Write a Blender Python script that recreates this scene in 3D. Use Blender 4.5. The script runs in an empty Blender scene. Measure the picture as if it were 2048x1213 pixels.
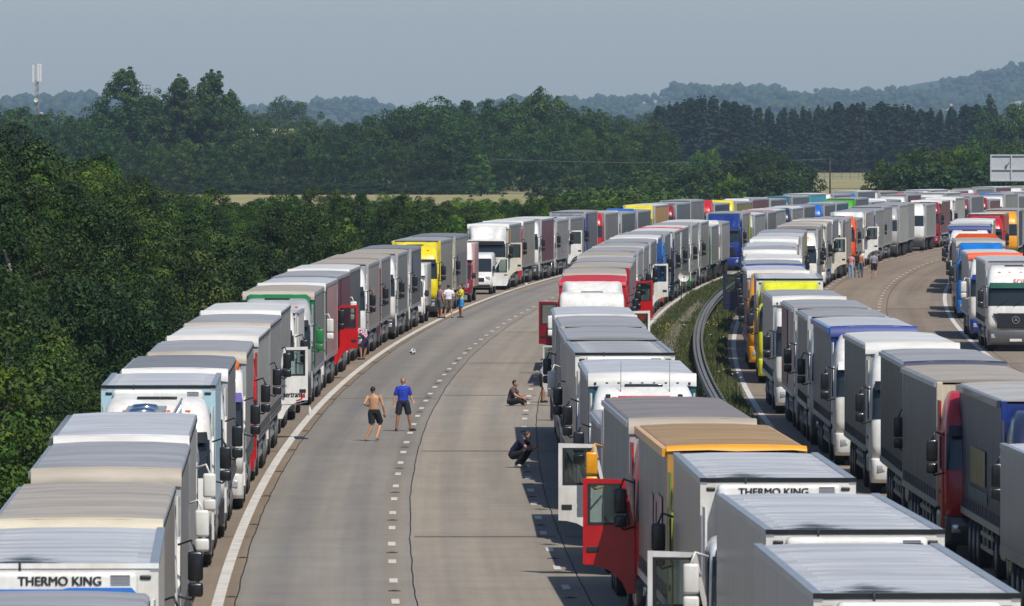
import bpy, bmesh, math, random
import numpy as np
from mathutils import Vector, Matrix

random.seed(11)
SC = bpy.context.scene
COL = SC.collection

# ------------------------------------------------------------------ camera
FPX, HORIZ, CAMH = 18700.0, 260.0, 9.8          # focal length and horizon in photo pixels, height in metres
cam = bpy.data.cameras.new('camera')
cam.sensor_width = 36.0
cam.lens = FPX * 36.0 / 2048.0
cam.clip_start, cam.clip_end = 1.0, 40000.0
cam.dof.use_dof = True
cam.dof.focus_distance = 380.0
cam.dof.aperture_fstop = 14.0
camera = bpy.data.objects.new('camera', cam)
COL.objects.link(camera)
camera.location = (0, 0, CAMH)
camera.rotation_euler = (math.radians(90) - math.atan((606.5 - HORIZ) / FPX), 0, 0)
SC.camera = camera

# ------------------------------------------------------------------ sky and sun
SUN_EL, SUN_AZ = math.radians(55), math.radians(180 - 25)      # azimuth clockwise from the view direction
world = bpy.data.worlds.new('World')
SC.world = world
world.use_nodes = True
wn = world.node_tree
wn.nodes.clear()
sky = wn.nodes.new('ShaderNodeTexSky')
sky.sky_type = 'NISHITA'
sky.sun_disc = False
sky.sun_elevation, sky.sun_rotation = SUN_EL, SUN_AZ
sky.altitude, sky.air_density, sky.dust_density, sky.ozone_density = 0.0, 1.0, 0.6, 3.0
bg = wn.nodes.new('ShaderNodeBackground')
bg.inputs['Strength'].default_value = 0.097
wo = wn.nodes.new('ShaderNodeOutputWorld')
tint = wn.nodes.new('ShaderNodeMix')
tint.data_type, tint.blend_type = 'RGBA', 'MULTIPLY'
tint.inputs[0].default_value = 1.0
tint.inputs[7].default_value = (0.97, 0.99, 1.05, 1)
wn.links.new(sky.outputs['Color'], tint.inputs[6])
wn.links.new(tint.outputs[2], bg.inputs['Color'])
wn.links.new(bg.outputs['Background'], wo.inputs['Surface'])

sl = bpy.data.lights.new('sun', 'SUN')
sl.energy, sl.angle, sl.color = 4.5, math.radians(0.53), (1.0, 0.95, 0.87)
sun = bpy.data.objects.new('sun', sl)
COL.objects.link(sun)
to_sun = Vector((math.cos(SUN_EL) * math.sin(SUN_AZ), math.cos(SUN_EL) * math.cos(SUN_AZ), math.sin(SUN_EL)))
sun.rotation_euler = to_sun.to_track_quat('Z', 'Y').to_euler()
sun.location = (60, -80, 120)

SC.view_settings.view_transform = 'Standard'
SC.view_settings.look = 'None'
SC.view_settings.exposure = 0.0
SC.view_settings.gamma = 1.0
SC.view_settings.use_curve_mapping = False
SC.cycles.max_bounces = 5
SC.cycles.diffuse_bounces = 2
SC.cycles.glossy_bounces = 2
SC.cycles.transmission_bounces = 2
SC.cycles.transparent_max_bounces = 12
SC.cycles.volume_bounces = 0
SC.cycles.use_denoising = True
SC.cycles.caustics_reflective = False
SC.cycles.caustics_refractive = False
SC.render.film_transparent = False

# ------------------------------------------------------------------ small helpers
def lin(v):
    v = v / 255.0
    return v / 12.92 if v <= 0.04045 else ((v + 0.055) / 1.055) ** 2.4
def rgb(r, g, b):
    return (lin(r), lin(g), lin(b), 1.0)

MATS = {}
def new_mat(name):
    m = bpy.data.materials.new(name)
    m.use_nodes = True
    nt = m.node_tree
    p = nt.nodes['Principled BSDF']
    MATS[name] = m
    return m, nt, p
def N(nt, t, **kw):
    n = nt.nodes.new(t)
    for k, v in kw.items():
        setattr(n, k, v)
    return n
def noise(nt, scale, detail=4, vec=None, rough=0.6):
    n = N(nt, 'ShaderNodeTexNoise')
    n.inputs['Scale'].default_value = scale
    n.inputs['Detail'].default_value = detail
    n.inputs['Roughness'].default_value = rough
    if vec is not None:
        nt.links.new(vec, n.inputs['Vector'])
    return n
def ramp(nt, fac, stops):
    r = N(nt, 'ShaderNodeValToRGB')
    while len(r.color_ramp.elements) < len(stops):
        r.color_ramp.elements.new(0.5)
    for e, (p, c) in zip(r.color_ramp.elements, stops):
        e.position = p
        e.color = c if len(c) == 4 else (*c, 1)
    nt.links.new(fac, r.inputs['Fac'])
    return r
def mixc(nt, kind, fac, a, b):
    m = N(nt, 'ShaderNodeMix', data_type='RGBA', blend_type=kind)
    for sock, v in ((m.inputs[0], fac), (m.inputs[6], a), (m.inputs[7], b)):
        if hasattr(v, 'default_value') and hasattr(v, 'links'):
            nt.links.new(v, sock)
        elif isinstance(v, (int, float)):
            sock.default_value = v
        else:
            sock.default_value = v if len(v) == 4 else (*v, 1)
    return m.outputs[2]
def mapping(nt, vec, scale, loc=None):
    m = N(nt, 'ShaderNodeMapping')
    m.inputs['Scale'].default_value = scale
    nt.links.new(vec, m.inputs['Vector'])
    if loc is not None:
        nt.links.new(loc, m.inputs['Location'])
    return m.outputs['Vector']
def objvec(nt):
    """object coordinates shifted by the object's own random number, so that copies differ"""
    tc = N(nt, 'ShaderNodeTexCoord')
    oi = N(nt, 'ShaderNodeObjectInfo')
    mul = N(nt, 'ShaderNodeMath', operation='MULTIPLY')
    nt.links.new(oi.outputs['Random'], mul.inputs[0])
    mul.inputs[1].default_value = 97.0
    add = N(nt, 'ShaderNodeVectorMath', operation='ADD')
    nt.links.new(tc.outputs['Object'], add.inputs[0])
    nt.links.new(mul.outputs[0], add.inputs[1])
    return add.outputs[0], oi, tc
def bump(nt, p, h, strength, dist=0.02):
    b = N(nt, 'ShaderNodeBump')
    b.inputs['Strength'].default_value = strength
    b.inputs['Distance'].default_value = dist
    nt.links.new(h, b.inputs['Height'])
    nt.links.new(b.outputs['Normal'], p.inputs['Normal'])

def plain(name, col, rough=0.6, metal=0.0, vary=0.12, scale=3.0, spec=0.5):
    m, nt, p = new_mat(name)
    v, oi, tc = objvec(nt)
    n = noise(nt, scale, 5, v)
    r = ramp(nt, n.outputs['Fac'], [(0.3, (1 - vary,) * 3), (0.7, (1, 1, 1))])
    nt.links.new(mixc(nt, 'MULTIPLY', 1.0, col, r.outputs['Color']), p.inputs['Base Color'])
    p.inputs['Roughness'].default_value = rough
    p.inputs['Metallic'].default_value = metal
    p.inputs['Specular IOR Level'].default_value = spec
    return m

# paint: the object's own colour, some road film and grime
m, nt, p = new_mat('paint')
v, oi, tc = objvec(nt)
n1 = noise(nt, 1.3, 5, v)
n2 = noise(nt, 9.0, 4, mapping(nt, v, (1, 1, 0.15)))
g1 = ramp(nt, n1.outputs['Fac'], [(0.35, (0.80, 0.77, 0.72)), (0.65, (1, 1, 1))])
g2 = ramp(nt, n2.outputs['Fac'], [(0.3, (0.86, 0.84, 0.81)), (0.62, (1, 1, 1))])
c = mixc(nt, 'MULTIPLY', 1.0, oi.outputs['Color'], g1.outputs['Color'])
c = mixc(nt, 'MULTIPLY', 0.8, c, g2.outputs['Color'])
nt.links.new(c, p.inputs['Base Color'])
p.inputs['Roughness'].default_value = 0.32
p.inputs['Coat Weight'].default_value = 0.25

# curtain: pvc sheet with vertical streaks, soft ripples
m, nt, p = new_mat('curtain')
v, oi, tc = objvec(nt)
st = noise(nt, 2.2, 4, mapping(nt, v, (1, 1, 0.06)))
bl = noise(nt, 0.7, 5, v)
fine = noise(nt, 14.0, 3, v)
s1 = ramp(nt, st.outputs['Fac'], [(0.3, (0.74, 0.72, 0.69)), (0.68, (1.05, 1.05, 1.05))])
s2 = ramp(nt, bl.outputs['Fac'], [(0.3, (0.78, 0.76, 0.73)), (0.65, (1.03, 1.03, 1.03))])
c = mixc(nt, 'MULTIPLY', 0.75, oi.outputs['Color'], s1.outputs['Color'])
c = mixc(nt, 'MULTIPLY', 0.8, c, s2.outputs['Color'])
nt.links.new(c, p.inputs['Base Color'])
p.inputs['Roughness'].default_value = 0.42
rp = noise(nt, 1.6, 2, mapping(nt, v, (1, 1, 0.12)))
bump(nt, p, rp.outputs['Fac'], 0.8, 0.09)

# smooth insulated panel with fine vertical seams
m, nt, p = new_mat('insulated_panel')
v, oi, tc = objvec(nt)
st = noise(nt, 3.0, 4, mapping(nt, v, (1, 1, 0.05)))
s1 = ramp(nt, st.outputs['Fac'], [(0.3, (0.8, 0.77, 0.73)), (0.65, (1.02, 1.02, 1.02))])
wv = N(nt, 'ShaderNodeTexWave', wave_type='BANDS', bands_direction='Y')
wv.inputs['Scale'].default_value = 1.05
nt.links.new(tc.outputs['Object'], wv.inputs['Vector'])
wr = ramp(nt, wv.outputs['Fac'], [(0.0, (0.82, 0.82, 0.82)), (0.06, (1, 1, 1))])
c = mixc(nt, 'MULTIPLY', 0.9, oi.outputs['Color'], s1.outputs['Color'])
c = mixc(nt, 'MULTIPLY', 1.0, c, wr.outputs['Color'])
nt.links.new(c, p.inputs['Base Color'])
p.inputs['Roughness'].default_value = 0.28

# roof sheets: object colour with dirt that has dried in bands
def roof_mat(name, soot):
    m, nt, p = new_mat(name)
    v, oi, tc = objvec(nt)
    bl = noise(nt, 0.9, 6, mapping(nt, v, (0.35, 1.4, 1)))
    ln = noise(nt, 5.0, 4, mapping(nt, v, (0.08, 1.5, 1)))
    s1 = ramp(nt, bl.outputs['Fac'], [(0.34, (0.62, 0.58, 0.53)), (0.60, (1.04, 1.04, 1.04))])
    s2 = ramp(nt, ln.outputs['Fac'], [(0.35, (0.90, 0.89, 0.87)), (0.6, (1, 1, 1))])
    c = mixc(nt, 'MULTIPLY', 0.7, oi.outputs['Color'], s1.outputs['Color'])
    c = mixc(nt, 'MULTIPLY', 0.9, c, s2.outputs['Color'])
    if soot:
        mp = N(nt, 'ShaderNodeMapping')
        mp.inputs['Location'].default_value = (0.44, -0.10, 0)
        mp.inputs['Scale'].default_value = (0.8, 0.22, 0)
        nt.links.new(tc.outputs['Object'], mp.inputs['Vector'])
        dn = noise(nt, 3.0, 4, tc.outputs['Object'])
        ln2 = N(nt, 'ShaderNodeVectorMath', operation='LENGTH')
        nt.links.new(mp.outputs['Vector'], ln2.inputs[0])
        ad = N(nt, 'ShaderNodeMath', operation='ADD')
        nt.links.new(ln2.outputs['Value'], ad.inputs[0])
        nt.links.new(dn.outputs['Fac'], ad.inputs[1])
        sr = ramp(nt, ad.outputs[0], [(0.62, (0.03, 0.03, 0.03)), (1.05, (1, 1, 1))])
        c = mixc(nt, 'MULTIPLY', 1.0, c, sr.outputs['Color'])
    nt.links.new(c, p.inputs['Base Color'])
    p.inputs['Roughness'].default_value = 0.5
roof_mat('roof_sheet', False)
roof_mat('fridge_roof', True)

m, nt, p = new_mat('dark_glass')
p.inputs['Base Color'].default_value = (0.018, 0.024, 0.026, 1)
p.inputs['Roughness'].default_value = 0.06
p.inputs['Specular IOR Level'].default_value = 0.6
m, nt, p = new_mat('clear_glass')
tr = N(nt, 'ShaderNodeBsdfTransparent')
tr.inputs['Color'].default_value = (0.62, 0.72, 0.7, 1)
gl = N(nt, 'ShaderNodeBsdfGlossy')
gl.inputs['Roughness'].default_value = 0.03
ms = N(nt, 'ShaderNodeMixShader')
ms.inputs[0].default_value = 0.12
nt.links.new(tr.outputs[0], ms.inputs[1])
nt.links.new(gl.outputs[0], ms.inputs[2])
nt.links.new(ms.outputs[0], nt.nodes['Material Output'].inputs['Surface'])

plain('black_plastic', (0.022, 0.023, 0.025, 1), 0.5)
plain('dark_grey', (0.06, 0.063, 0.066, 1), 0.55)
plain('chassis_black', (0.02, 0.019, 0.018, 1), 0.65, vary=0.4)
plain('rubber', (0.025, 0.024, 0.023, 1), 0.85, vary=0.3)
plain('wheel_steel', (0.33, 0.33, 0.33, 1), 0.45, 0.5, vary=0.35)
plain('aluminium', (0.55, 0.56, 0.57, 1), 0.38, 0.75, vary=0.2)
plain('polished_metal', (0.72, 0.73, 0.75, 1), 0.13, 1.0, vary=0.12)
plain('galvanised', (0.20, 0.195, 0.178, 1), 0.6, 0.2, vary=0.35, scale=1.5)
plain('sign_grey', (0.46, 0.48, 0.50, 1), 0.55, vary=0.15)
plain('lamp_lens', (0.55, 0.58, 0.6, 1), 0.12, 0.5)
plain('seam_grey', (0.5, 0.51, 0.52, 1), 0.6)
plain('amber_lens', (0.75, 0.16, 0.01, 1), 0.3)
plain('white_paint', (0.72, 0.71, 0.68, 1), 0.5, vary=0.25)
plain('plate_white', (0.7, 0.7, 0.66, 1), 0.5)
plain('letter_black', (0.02, 0.02, 0.022, 1), 0.5)
plain('letter_red', (0.55, 0.03, 0.04, 1), 0.5)
plain('letter_grey', (0.25, 0.25, 0.27, 1), 0.5)
plain('letter_white', (0.75, 0.75, 0.75, 1), 0.5)
plain('blue_stripe', (0.03, 0.16, 0.55, 1), 0.4)
plain('navy_paint', (0.02, 0.03, 0.09, 1), 0.35)
plain('skin', (0.42, 0.21, 0.125, 1), 0.55, vary=0.15, scale=9)
plain('skin_tan', (0.50, 0.27, 0.15, 1), 0.5, vary=0.2, scale=9)
plain('hair_dark', (0.015, 0.012, 0.01, 1), 0.6)
plain('hair_brown', (0.06, 0.035, 0.022, 1), 0.6)
plain('hair_grey', (0.17, 0.15, 0.135, 1), 0.6)
m, nt, p = new_mat('cloth')
v, oi, tc = objvec(nt)
n1 = noise(nt, 9.0, 3, v)
r = ramp(nt, n1.outputs['Fac'], [(0.3, (0.72,) * 3), (0.7, (1.05,) * 3)])
nt.links.new(mixc(nt, 'MULTIPLY', 1.0, oi.outputs['Color'], r.outputs['Color']), p.inputs['Base Color'])
p.inputs['Roughness'].default_value = 0.85
bump(nt, p, n1.outputs['Fac'], 0.6, 0.03)
m, nt, p = new_mat('plaid_cloth')
tc = N(nt, 'ShaderNodeTexCoord')
ck = N(nt, 'ShaderNodeTexChecker')
ck.inputs['Scale'].default_value = 14
ck.inputs['Color1'].default_value = rgb(150, 60, 90)
ck.inputs['Color2'].default_value = rgb(225, 200, 215)
nt.links.new(tc.outputs['Object'], ck.inputs['Vector'])
nt.links.new(ck.outputs['Color'], p.inputs['Base Color'])
p.inputs['Roughness'].default_value = 0.85

# foliage: hue from the object, clump-to-clump variation, a little light through the leaf
def leaf_mat(name, dark, mid, light, trans=0.3):
    m, nt, p = new_mat(name)
    v, oi, tc = objvec(nt)
    n1 = noise(nt, 0.55, 3, v)
    n2 = noise(nt, 6.0, 2, v)
    mm = N(nt, 'ShaderNodeMath', operation='ADD')
    m2 = N(nt, 'ShaderNodeMath', operation='MULTIPLY')
    m2.inputs[1].default_value = 0.45
    nt.links.new(n2.outputs['Fac'], m2.inputs[0])
    nt.links.new(n1.outputs['Fac'], mm.inputs[0])
    nt.links.new(m2.outputs[0], mm.inputs[1])
    r = ramp(nt, mm.outputs[0], [(0.47, dark), (0.70, mid), (0.92, light)])
    hs = N(nt, 'ShaderNodeHueSaturation')
    hm = N(nt, 'ShaderNodeMapRange')
    hm.inputs['To Min'].default_value, hm.inputs['To Max'].default_value = 0.488, 0.53
    nt.links.new(oi.outputs['Random'], hm.inputs['Value'])
    nt.links.new(hm.outputs['Result'], hs.inputs['Hue'])
    nt.links.new(r.outputs['Color'], hs.inputs['Color'])
    cc = mixc(nt, 'MULTIPLY', 1.0, hs.outputs['Color'], oi.outputs['Color'])
    nt.links.new(cc, p.inputs['Base Color'])
    p.inputs['Roughness'].default_value = 0.6
    p.inputs['Specular IOR Level'].default_value = 0.25
    t = N(nt, 'ShaderNodeBsdfTranslucent')
    nt.links.new(cc, t.inputs['Color'])
    ms = N(nt, 'ShaderNodeMixShader')
    ms.inputs[0].default_value = trans
    nt.links.new(p.outputs[0], ms.inputs[1])
    nt.links.new(t.outputs[0], ms.inputs[2])
    nt.links.new(ms.outputs[0], nt.nodes['Material Output'].inputs['Surface'])
leaf_mat('leaf', (0.005, 0.012, 0.002), (0.026, 0.052, 0.008), (0.085, 0.125, 0.018), 0.14)
leaf_mat('needle', (0.006, 0.015, 0.006), (0.016, 0.032, 0.012), (0.032, 0.052, 0.02), 0.1)
leaf_mat('grass_blade', (0.035, 0.055, 0.015), (0.075, 0.095, 0.028), (0.20, 0.17, 0.075))
plain('bark', (0.055, 0.045, 0.036, 1), 0.9, vary=0.5)
plain('pale_bark', (0.28, 0.26, 0.22, 1), 0.9, vary=0.5)
plain('yellow_petal', (0.55, 0.38, 0.03, 1), 0.8)
plain('white_petal', (0.6, 0.6, 0.52, 1), 0.8)

# ------------------------------------------------------------------ mesh builder
class MB:
    def __init__(s):
        s.v, s.f, s.sm = [], [], []
    def add(s, vs, fs, smooth=False):
        o = len(s.v)
        s.v += [tuple(p) for p in vs]
        s.f += [tuple(i + o for i in f) for f in fs]
        s.sm += [smooth] * len(fs)
        return s
    def box(s, x0, x1, y0, y1, z0, z1):
        return s.add([(x0, y0, z0), (x1, y0, z0), (x1, y1, z0), (x0, y1, z0), (x0, y0, z1), (x1, y0, z1), (x1, y1, z1), (x0, y1, z1)],
                     [(3, 2, 1, 0), (4, 5, 6, 7), (0, 1, 5, 4), (1, 2, 6, 5), (2, 3, 7, 6), (3, 0, 4, 7)])
    def rbox(s, x0, x1, y0, y1, z0, z1, r=0.03, seg=2):
        b = bmesh.new()
        bmesh.ops.create_cube(b, size=1.0)
        for q in b.verts:
            q.co = Vector(((x0 + x1) / 2 + q.co.x * (x1 - x0), (y0 + y1) / 2 + q.co.y * (y1 - y0), (z0 + z1) / 2 + q.co.z * (z1 - z0)))
        bmesh.ops.bevel(b, geom=b.edges[:], offset=r, segments=seg, affect='EDGES', profile=0.6)
        b.verts.index_update()
        s.add([q.co[:] for q in b.verts], [[q.index for q in f.verts] for f in b.faces], True if seg > 1 else False)
        b.free()
        return s
    def prism(s, poly, axis, a0, a1):
        """poly: 2-D points counter-clockwise; axis x: (y,z), y: (x,z), z: (x,y)"""
        def P(u, w, a):
            return {'x': (a, u, w), 'y': (u, a, w), 'z': (u, w, a)}[axis]
        n = len(poly)
        vs = [P(u, w, a0) for u, w in poly] + [P(u, w, a1) for u, w in poly]
        fs = [tuple(range(n - 1, -1, -1)), tuple(range(n, 2 * n))] + [(i, (i + 1) % n, n + (i + 1) % n, n + i) for i in range(n)]
        return s.add(vs, fs)
    def tube(s, pts, radii, n=8, cap=True, smooth=True):
        pts = [Vector(p) for p in pts]
        if not isinstance(radii, (list, tuple)):
            radii = [radii] * len(pts)
        vs, fs = [], []
        up = None
        for i, p in enumerate(pts):
            d = (pts[min(i + 1, len(pts) - 1)] - pts[max(i - 1, 0)]).normalized()
            if up is None:
                up = Vector((0, 0, 1)) if abs(d.z) < 0.9 else Vector((1, 0, 0))
            a = d.cross(up)
            a.normalize()
            b = a.cross(d)
            up = b
            for k in range(n):
                t = 2 * math.pi * k / n
                vs.append(p + (a * math.cos(t) + b * math.sin(t)) * radii[i])
        for i in range(len(pts) - 1):
            for k in range(n):
                fs.append((i * n + k, i * n + (k + 1) % n, (i + 1) * n + (k + 1) % n, (i + 1) * n + k))
        s.add(vs, fs, smooth)
        if cap:
            o = len(s.v) - len(vs)
            s.f += [tuple(o + k for k in range(n - 1, -1, -1)), tuple(o + len(vs) - n + k for k in range(n))]
            s.sm += [False, False]
        return s
    def lathe(s, prof, n=20, axis='x', centre=(0, 0, 0), smooth=True):
        """prof: (radius, along) pairs"""
        vs, fs = [], []
        for r, a in prof:
            for k in range(n):
                t = 2 * math.pi * k / n
                c, q = r * math.cos(t), r * math.sin(t)
                p = {'x': (a, c, q), 'y': (q, a, c), 'z': (c, q, a)}[axis]
                vs.append(tuple(p[i] + centre[i] for i in range(3)))
        for i in range(len(prof) - 1):
            for k in range(n):
                fs.append((i * n + k, i * n + (k + 1) % n, (i + 1) * n + (k + 1) % n, (i + 1) * n + k))
        fs.append(tuple(range(n - 1, -1, -1)))
        fs.append(tuple((len(prof) - 1) * n + k for k in range(n)))
        return s.add(vs, fs, smooth)
    def loft(s, rings, closed=False, cap_top=False, cap_bottom=False, smooth=True):
        n = len(rings[0])
        vs = [p for r in rings for p in r]
        fs = []
        for i in range(len(rings) - 1):
            for k in range(n if closed else n - 1):
                fs.append((i * n + k, i * n + (k + 1) % n, (i + 1) * n + (k + 1) % n, (i + 1) * n + k))
        s.add(vs, fs, smooth)
        o = len(s.v) - len(vs)
        if cap_top:
            s.f.append(tuple(o + (len(rings) - 1) * n + k for k in range(n))); s.sm.append(False)
        if cap_bottom:
            s.f.append(tuple(o + k for k in range(n - 1, -1, -1))); s.sm.append(False)
        return s
    def ell(s, c, r, nu=10, nv=7, rot=None):
        vs, fs = [], []
        for j in range(nv + 1):
            ph = math.pi * j / nv
            for k in range(nu):
                t = 2 * math.pi * k / nu
                q = Vector((r[0] * math.sin(ph) * math.cos(t), r[1] * math.sin(ph) * math.sin(t), r[2] * math.cos(ph)))
                if rot is not None:
                    q = rot @ q
                vs.append(tuple(q + Vector(c)))
        for j in range(nv):
            for k in range(nu):
                fs.append((j * nu + k, (j + 1) * nu + k, (j + 1) * nu + (k + 1) % nu, j * nu + (k + 1) % nu))
        return s.add(vs, fs, True)
    def mesh(s, name, mat):
        me = bpy.data.meshes.new(name)
        me.from_pydata(s.v, [], s.f)
        me.polygons.foreach_set('use_smooth', s.sm)
        if mat:
            me.materials.append(MATS[mat])
        me.update()
        return me

CACHE = {}
def cached(key, mat, build):
    if key not in CACHE:
        mb = MB()
        build(mb)
        CACHE[key] = mb.mesh(str(key if isinstance(key, str) else key[0]), mat)
    return CACHE[key]
def obj(name, me, parent=None, loc=(0, 0, 0), rot=(0, 0, 0), col=None, kind=None, label=None, scale=None):
    o = bpy.data.objects.new(name, me)
    COL.objects.link(o)
    if parent is not None:
        o.parent = parent
    o.location = loc
    o.rotation_euler = rot
    if scale is not None:
        o.scale = scale
    if col is not None:
        o.color = col
    if kind:
        o['kind'] = kind
    if label:
        o['label'] = label
    return o
def thing(o, label, cat, group=None):
    o['label'], o['category'] = label, cat
    if group:
        o['group'] = group
    return o
def np_mesh(name, verts, quads, mat, uv=None):
    me = bpy.data.meshes.new(name)
    nv, nf, k = len(verts), len(quads), quads.shape[1]
    me.vertices.add(nv)
    me.vertices.foreach_set('co', np.asarray(verts, dtype=np.float32).ravel())
    me.loops.add(nf * k)
    me.loops.foreach_set('vertex_index', np.asarray(quads, dtype=np.int32).ravel())
    me.polygons.add(nf)
    me.polygons.foreach_set('loop_start', np.arange(0, nf * k, k, dtype=np.int32))
    me.polygons.foreach_set('loop_total', np.full(nf, k, dtype=np.int32))
    if uv is not None:
        l = me.uv_layers.new(name='road')
        l.data.foreach_set('uv', np.asarray(uv, dtype=np.float32)[np.asarray(quads).ravel()].ravel())
    if mat:
        me.materials.append(MATS[mat])
    me.update(calc_edges=True)
    me.validate()
    return me

# ------------------------------------------------------------------ the line of the motorway
TAB = np.array([(60, -2.2), (116, -4.1), (140, -4.85), (160, -5.4), (192, -6.1), (253, -6.81), (321, -6.95), (373, -6.4), (436, -5.2),
                (477, -3.9), (531, -1.8), (591, 0.9), (621, 2.86), (740, 12.5), (860, 27.2), (940, 39.8), (1000, 50.6), (1060, 62.0)])
PF = np.polyfit((TAB[:, 0] - 500) / 500, TAB[:, 1], 6)
PD = np.polyder(PF)
Y0R, Y1R = 60.0, 1075.0
def Lx(Y):
    """x of the solid shoulder line at depth Y"""
    yc = np.clip(Y, Y0R, Y1R)
    return np.polyval(PF, (yc - 500) / 500) + (Y - yc) * np.polyval(PD, (yc - 500) / 500) / 500
def Ls(Y):
    return np.polyval(PD, (np.clip(Y, Y0R, Y1R) - 500) / 500) / 500
def gz(Y):
    t = np.maximum(np.asarray(Y, dtype=float) - 820, 0)
    return -0.0026 * t * t / (t + 60)
def RP(Y, s, z=0.0):
    k = float(Ls(Y))
    h = math.hypot(1, k)
    return Vector((float(Lx(Y)) + s / h, Y - s * k / h, float(gz(Y)) + z))
def strip(Ys, s0, s1, z, wig=None):
    """a sheet that follows the road between lateral offsets s0 and s1"""
    vs, uv = [], []
    for i, Y in enumerate(Ys):
        for j, s in enumerate((s0, s1)):
            d = 0 if wig is None else wig[i][j]
            vs.append(RP(Y, s + d, z)); uv.append((s, Y / 10))
    n = len(Ys)
    q = np.array([(2 * i, 2 * i + 1, 2 * i + 3, 2 * i + 2) for i in range(n - 1)])
    return np.array([tuple(p) for p in vs]), q, np.array(uv)

# ------------------------------------------------------------------ ground, road surface materials
m, nt, p = new_mat('concrete_road')
oi = N(nt, 'ShaderNodeObjectInfo')
uvn = N(nt, 'ShaderNodeUVMap', uv_map='road')
a1 = noise(nt, 1.0, 4, mapping(nt, uvn.outputs['UV'], (1.5, 0.10, 1)))          # long wheel tracks
a2 = noise(nt, 1.0, 5, mapping(nt, uvn.outputs['UV'], (0.25, 9.0, 1)), 0.7)     # cross brushing
a3 = noise(nt, 1.0, 6, mapping(nt, uvn.outputs['UV'], (0.9, 1.6, 1)), 0.65)     # blotches
geo = N(nt, 'ShaderNodeNewGeometry')
a4 = noise(nt, 7.0, 5, geo.outputs['Position'], 0.7)
r1 = ramp(nt, a1.outputs['Fac'], [(0.3, (0.80, 0.82, 0.85)), (0.68, (1.08, 1.06, 1.03))])
r2 = ramp(nt, a2.outputs['Fac'], [(0.3, (0.88, 0.89, 0.91)), (0.7, (1.06, 1.05, 1.04))])
r3 = ramp(nt, a3.outputs['Fac'], [(0.3, (0.90, 0.885, 0.87)), (0.62, (1.04, 1.04, 1.04))])
r4 = ramp(nt, a4.outputs['Fac'], [(0.3, (0.85, 0.85, 0.85)), (0.7, (1.08, 1.08, 1.08))])
c = mixc(nt, 'MULTIPLY', 1.0, oi.outputs['Color'], r1.outputs['Color'])
c = mixc(nt, 'MULTIPLY', 1.0, c, r2.outputs['Color'])
c = mixc(nt, 'MULTIPLY', 0.9, c, r3.outputs['Color'])
c = mixc(nt, 'MULTIPLY', 0.8, c, r4.outputs['Color'])
# tyre-polished track worn into the nearside lane: one dark rubbered band along the running line
sx = N(nt, 'ShaderNodeSeparateXYZ')
nt.links.new(uvn.outputs['UV'], sx.inputs[0])
def band(centre, width):
    d = N(nt, 'ShaderNodeMath', operation='SUBTRACT'); d.inputs[1].default_value = centre
    nt.links.new(sx.outputs['X'], d.inputs[0])
    a = N(nt, 'ShaderNodeMath', operation='ABSOLUTE')
    nt.links.new(d.outputs[0], a.inputs[0])
    mr = N(nt, 'ShaderNodeMapRange'); mr.inputs['From Max'].default_value = width
    mr.inputs['To Min'].default_value, mr.inputs['To Max'].default_value = 1, 0
    mr.interpolation_type = 'SMOOTHSTEP'
    nt.links.new(a.outputs[0], mr.inputs['Value'])
    return mr.outputs['Result']
for cen, wid, fac, colr in ((1.15, 0.75, 0.9, (0.76, 0.80, 0.85)), (3.0, 0.65, 0.55, (0.82, 0.84, 0.87)), (4.9, 0.6, 0.45, (0.87, 0.88, 0.9)), (6.7, 0.6, 0.4, (0.88, 0.89, 0.9)),
                            (3.68, 0.34, 0.8, (0.90, 0.84, 0.77)), (0.1, 0.45, 0.8, (0.88, 0.81, 0.73)), (7.36, 0.34, 0.6, (0.9, 0.85, 0.79)),
                            (22.8, 0.3, 0.6, (0.88, 0.83, 0.77)), (21.0, 0.9, 0.4, (0.86, 0.86, 0.86)), (24.6, 0.9, 0.5, (0.84, 0.84, 0.85))):
    mm = N(nt, 'ShaderNodeMath', operation='MULTIPLY'); mm.inputs[1].default_value = fac
    nt.links.new(band(cen, wid), mm.inputs[0])
    c = mixc(nt, 'MULTIPLY', mm.outputs[0], c, (*colr, 1))
nt.links.new(c, p.inputs['Base Color'])
p.inputs['Roughness'].default_value = 0.85
p.inputs['Specular IOR Level'].default_value = 0.25
bump(nt, p, a4.outputs['Fac'], 0.25, 0.01)
plain('stud_housing', (0.05, 0.045, 0.038, 1), 0.8, vary=0.4)
plain('joint_tar', (0.018, 0.017, 0.016, 1), 0.8, vary=0.4)
plain('joint_stain', (0.15, 0.126, 0.10, 1), 0.85, vary=0.35, scale=2.0)
m, nt, p = new_mat('road_paint')
geo = N(nt, 'ShaderNodeNewGeometry')
q1 = noise(nt, 1.2, 6, geo.outputs['Position'], 0.7)
q2 = noise(nt, 22.0, 4, geo.outputs['Position'], 0.7)
w1 = ramp(nt, q1.outputs['Fac'], [(0.3, (0.42, 0.39, 0.34)), (0.55, (0.62, 0.59, 0.53))])
w2 = ramp(nt, q2.outputs['Fac'], [(0.28, (0.55, 0.52, 0.48)), (0.5, (1, 1, 1))])
nt.links.new(mixc(nt, 'MULTIPLY', 0.8, w1.outputs['Color'], w2.outputs['Color']), p.inputs['Base Color'])
p.inputs['Roughness'].default_value = 0.7

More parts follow.
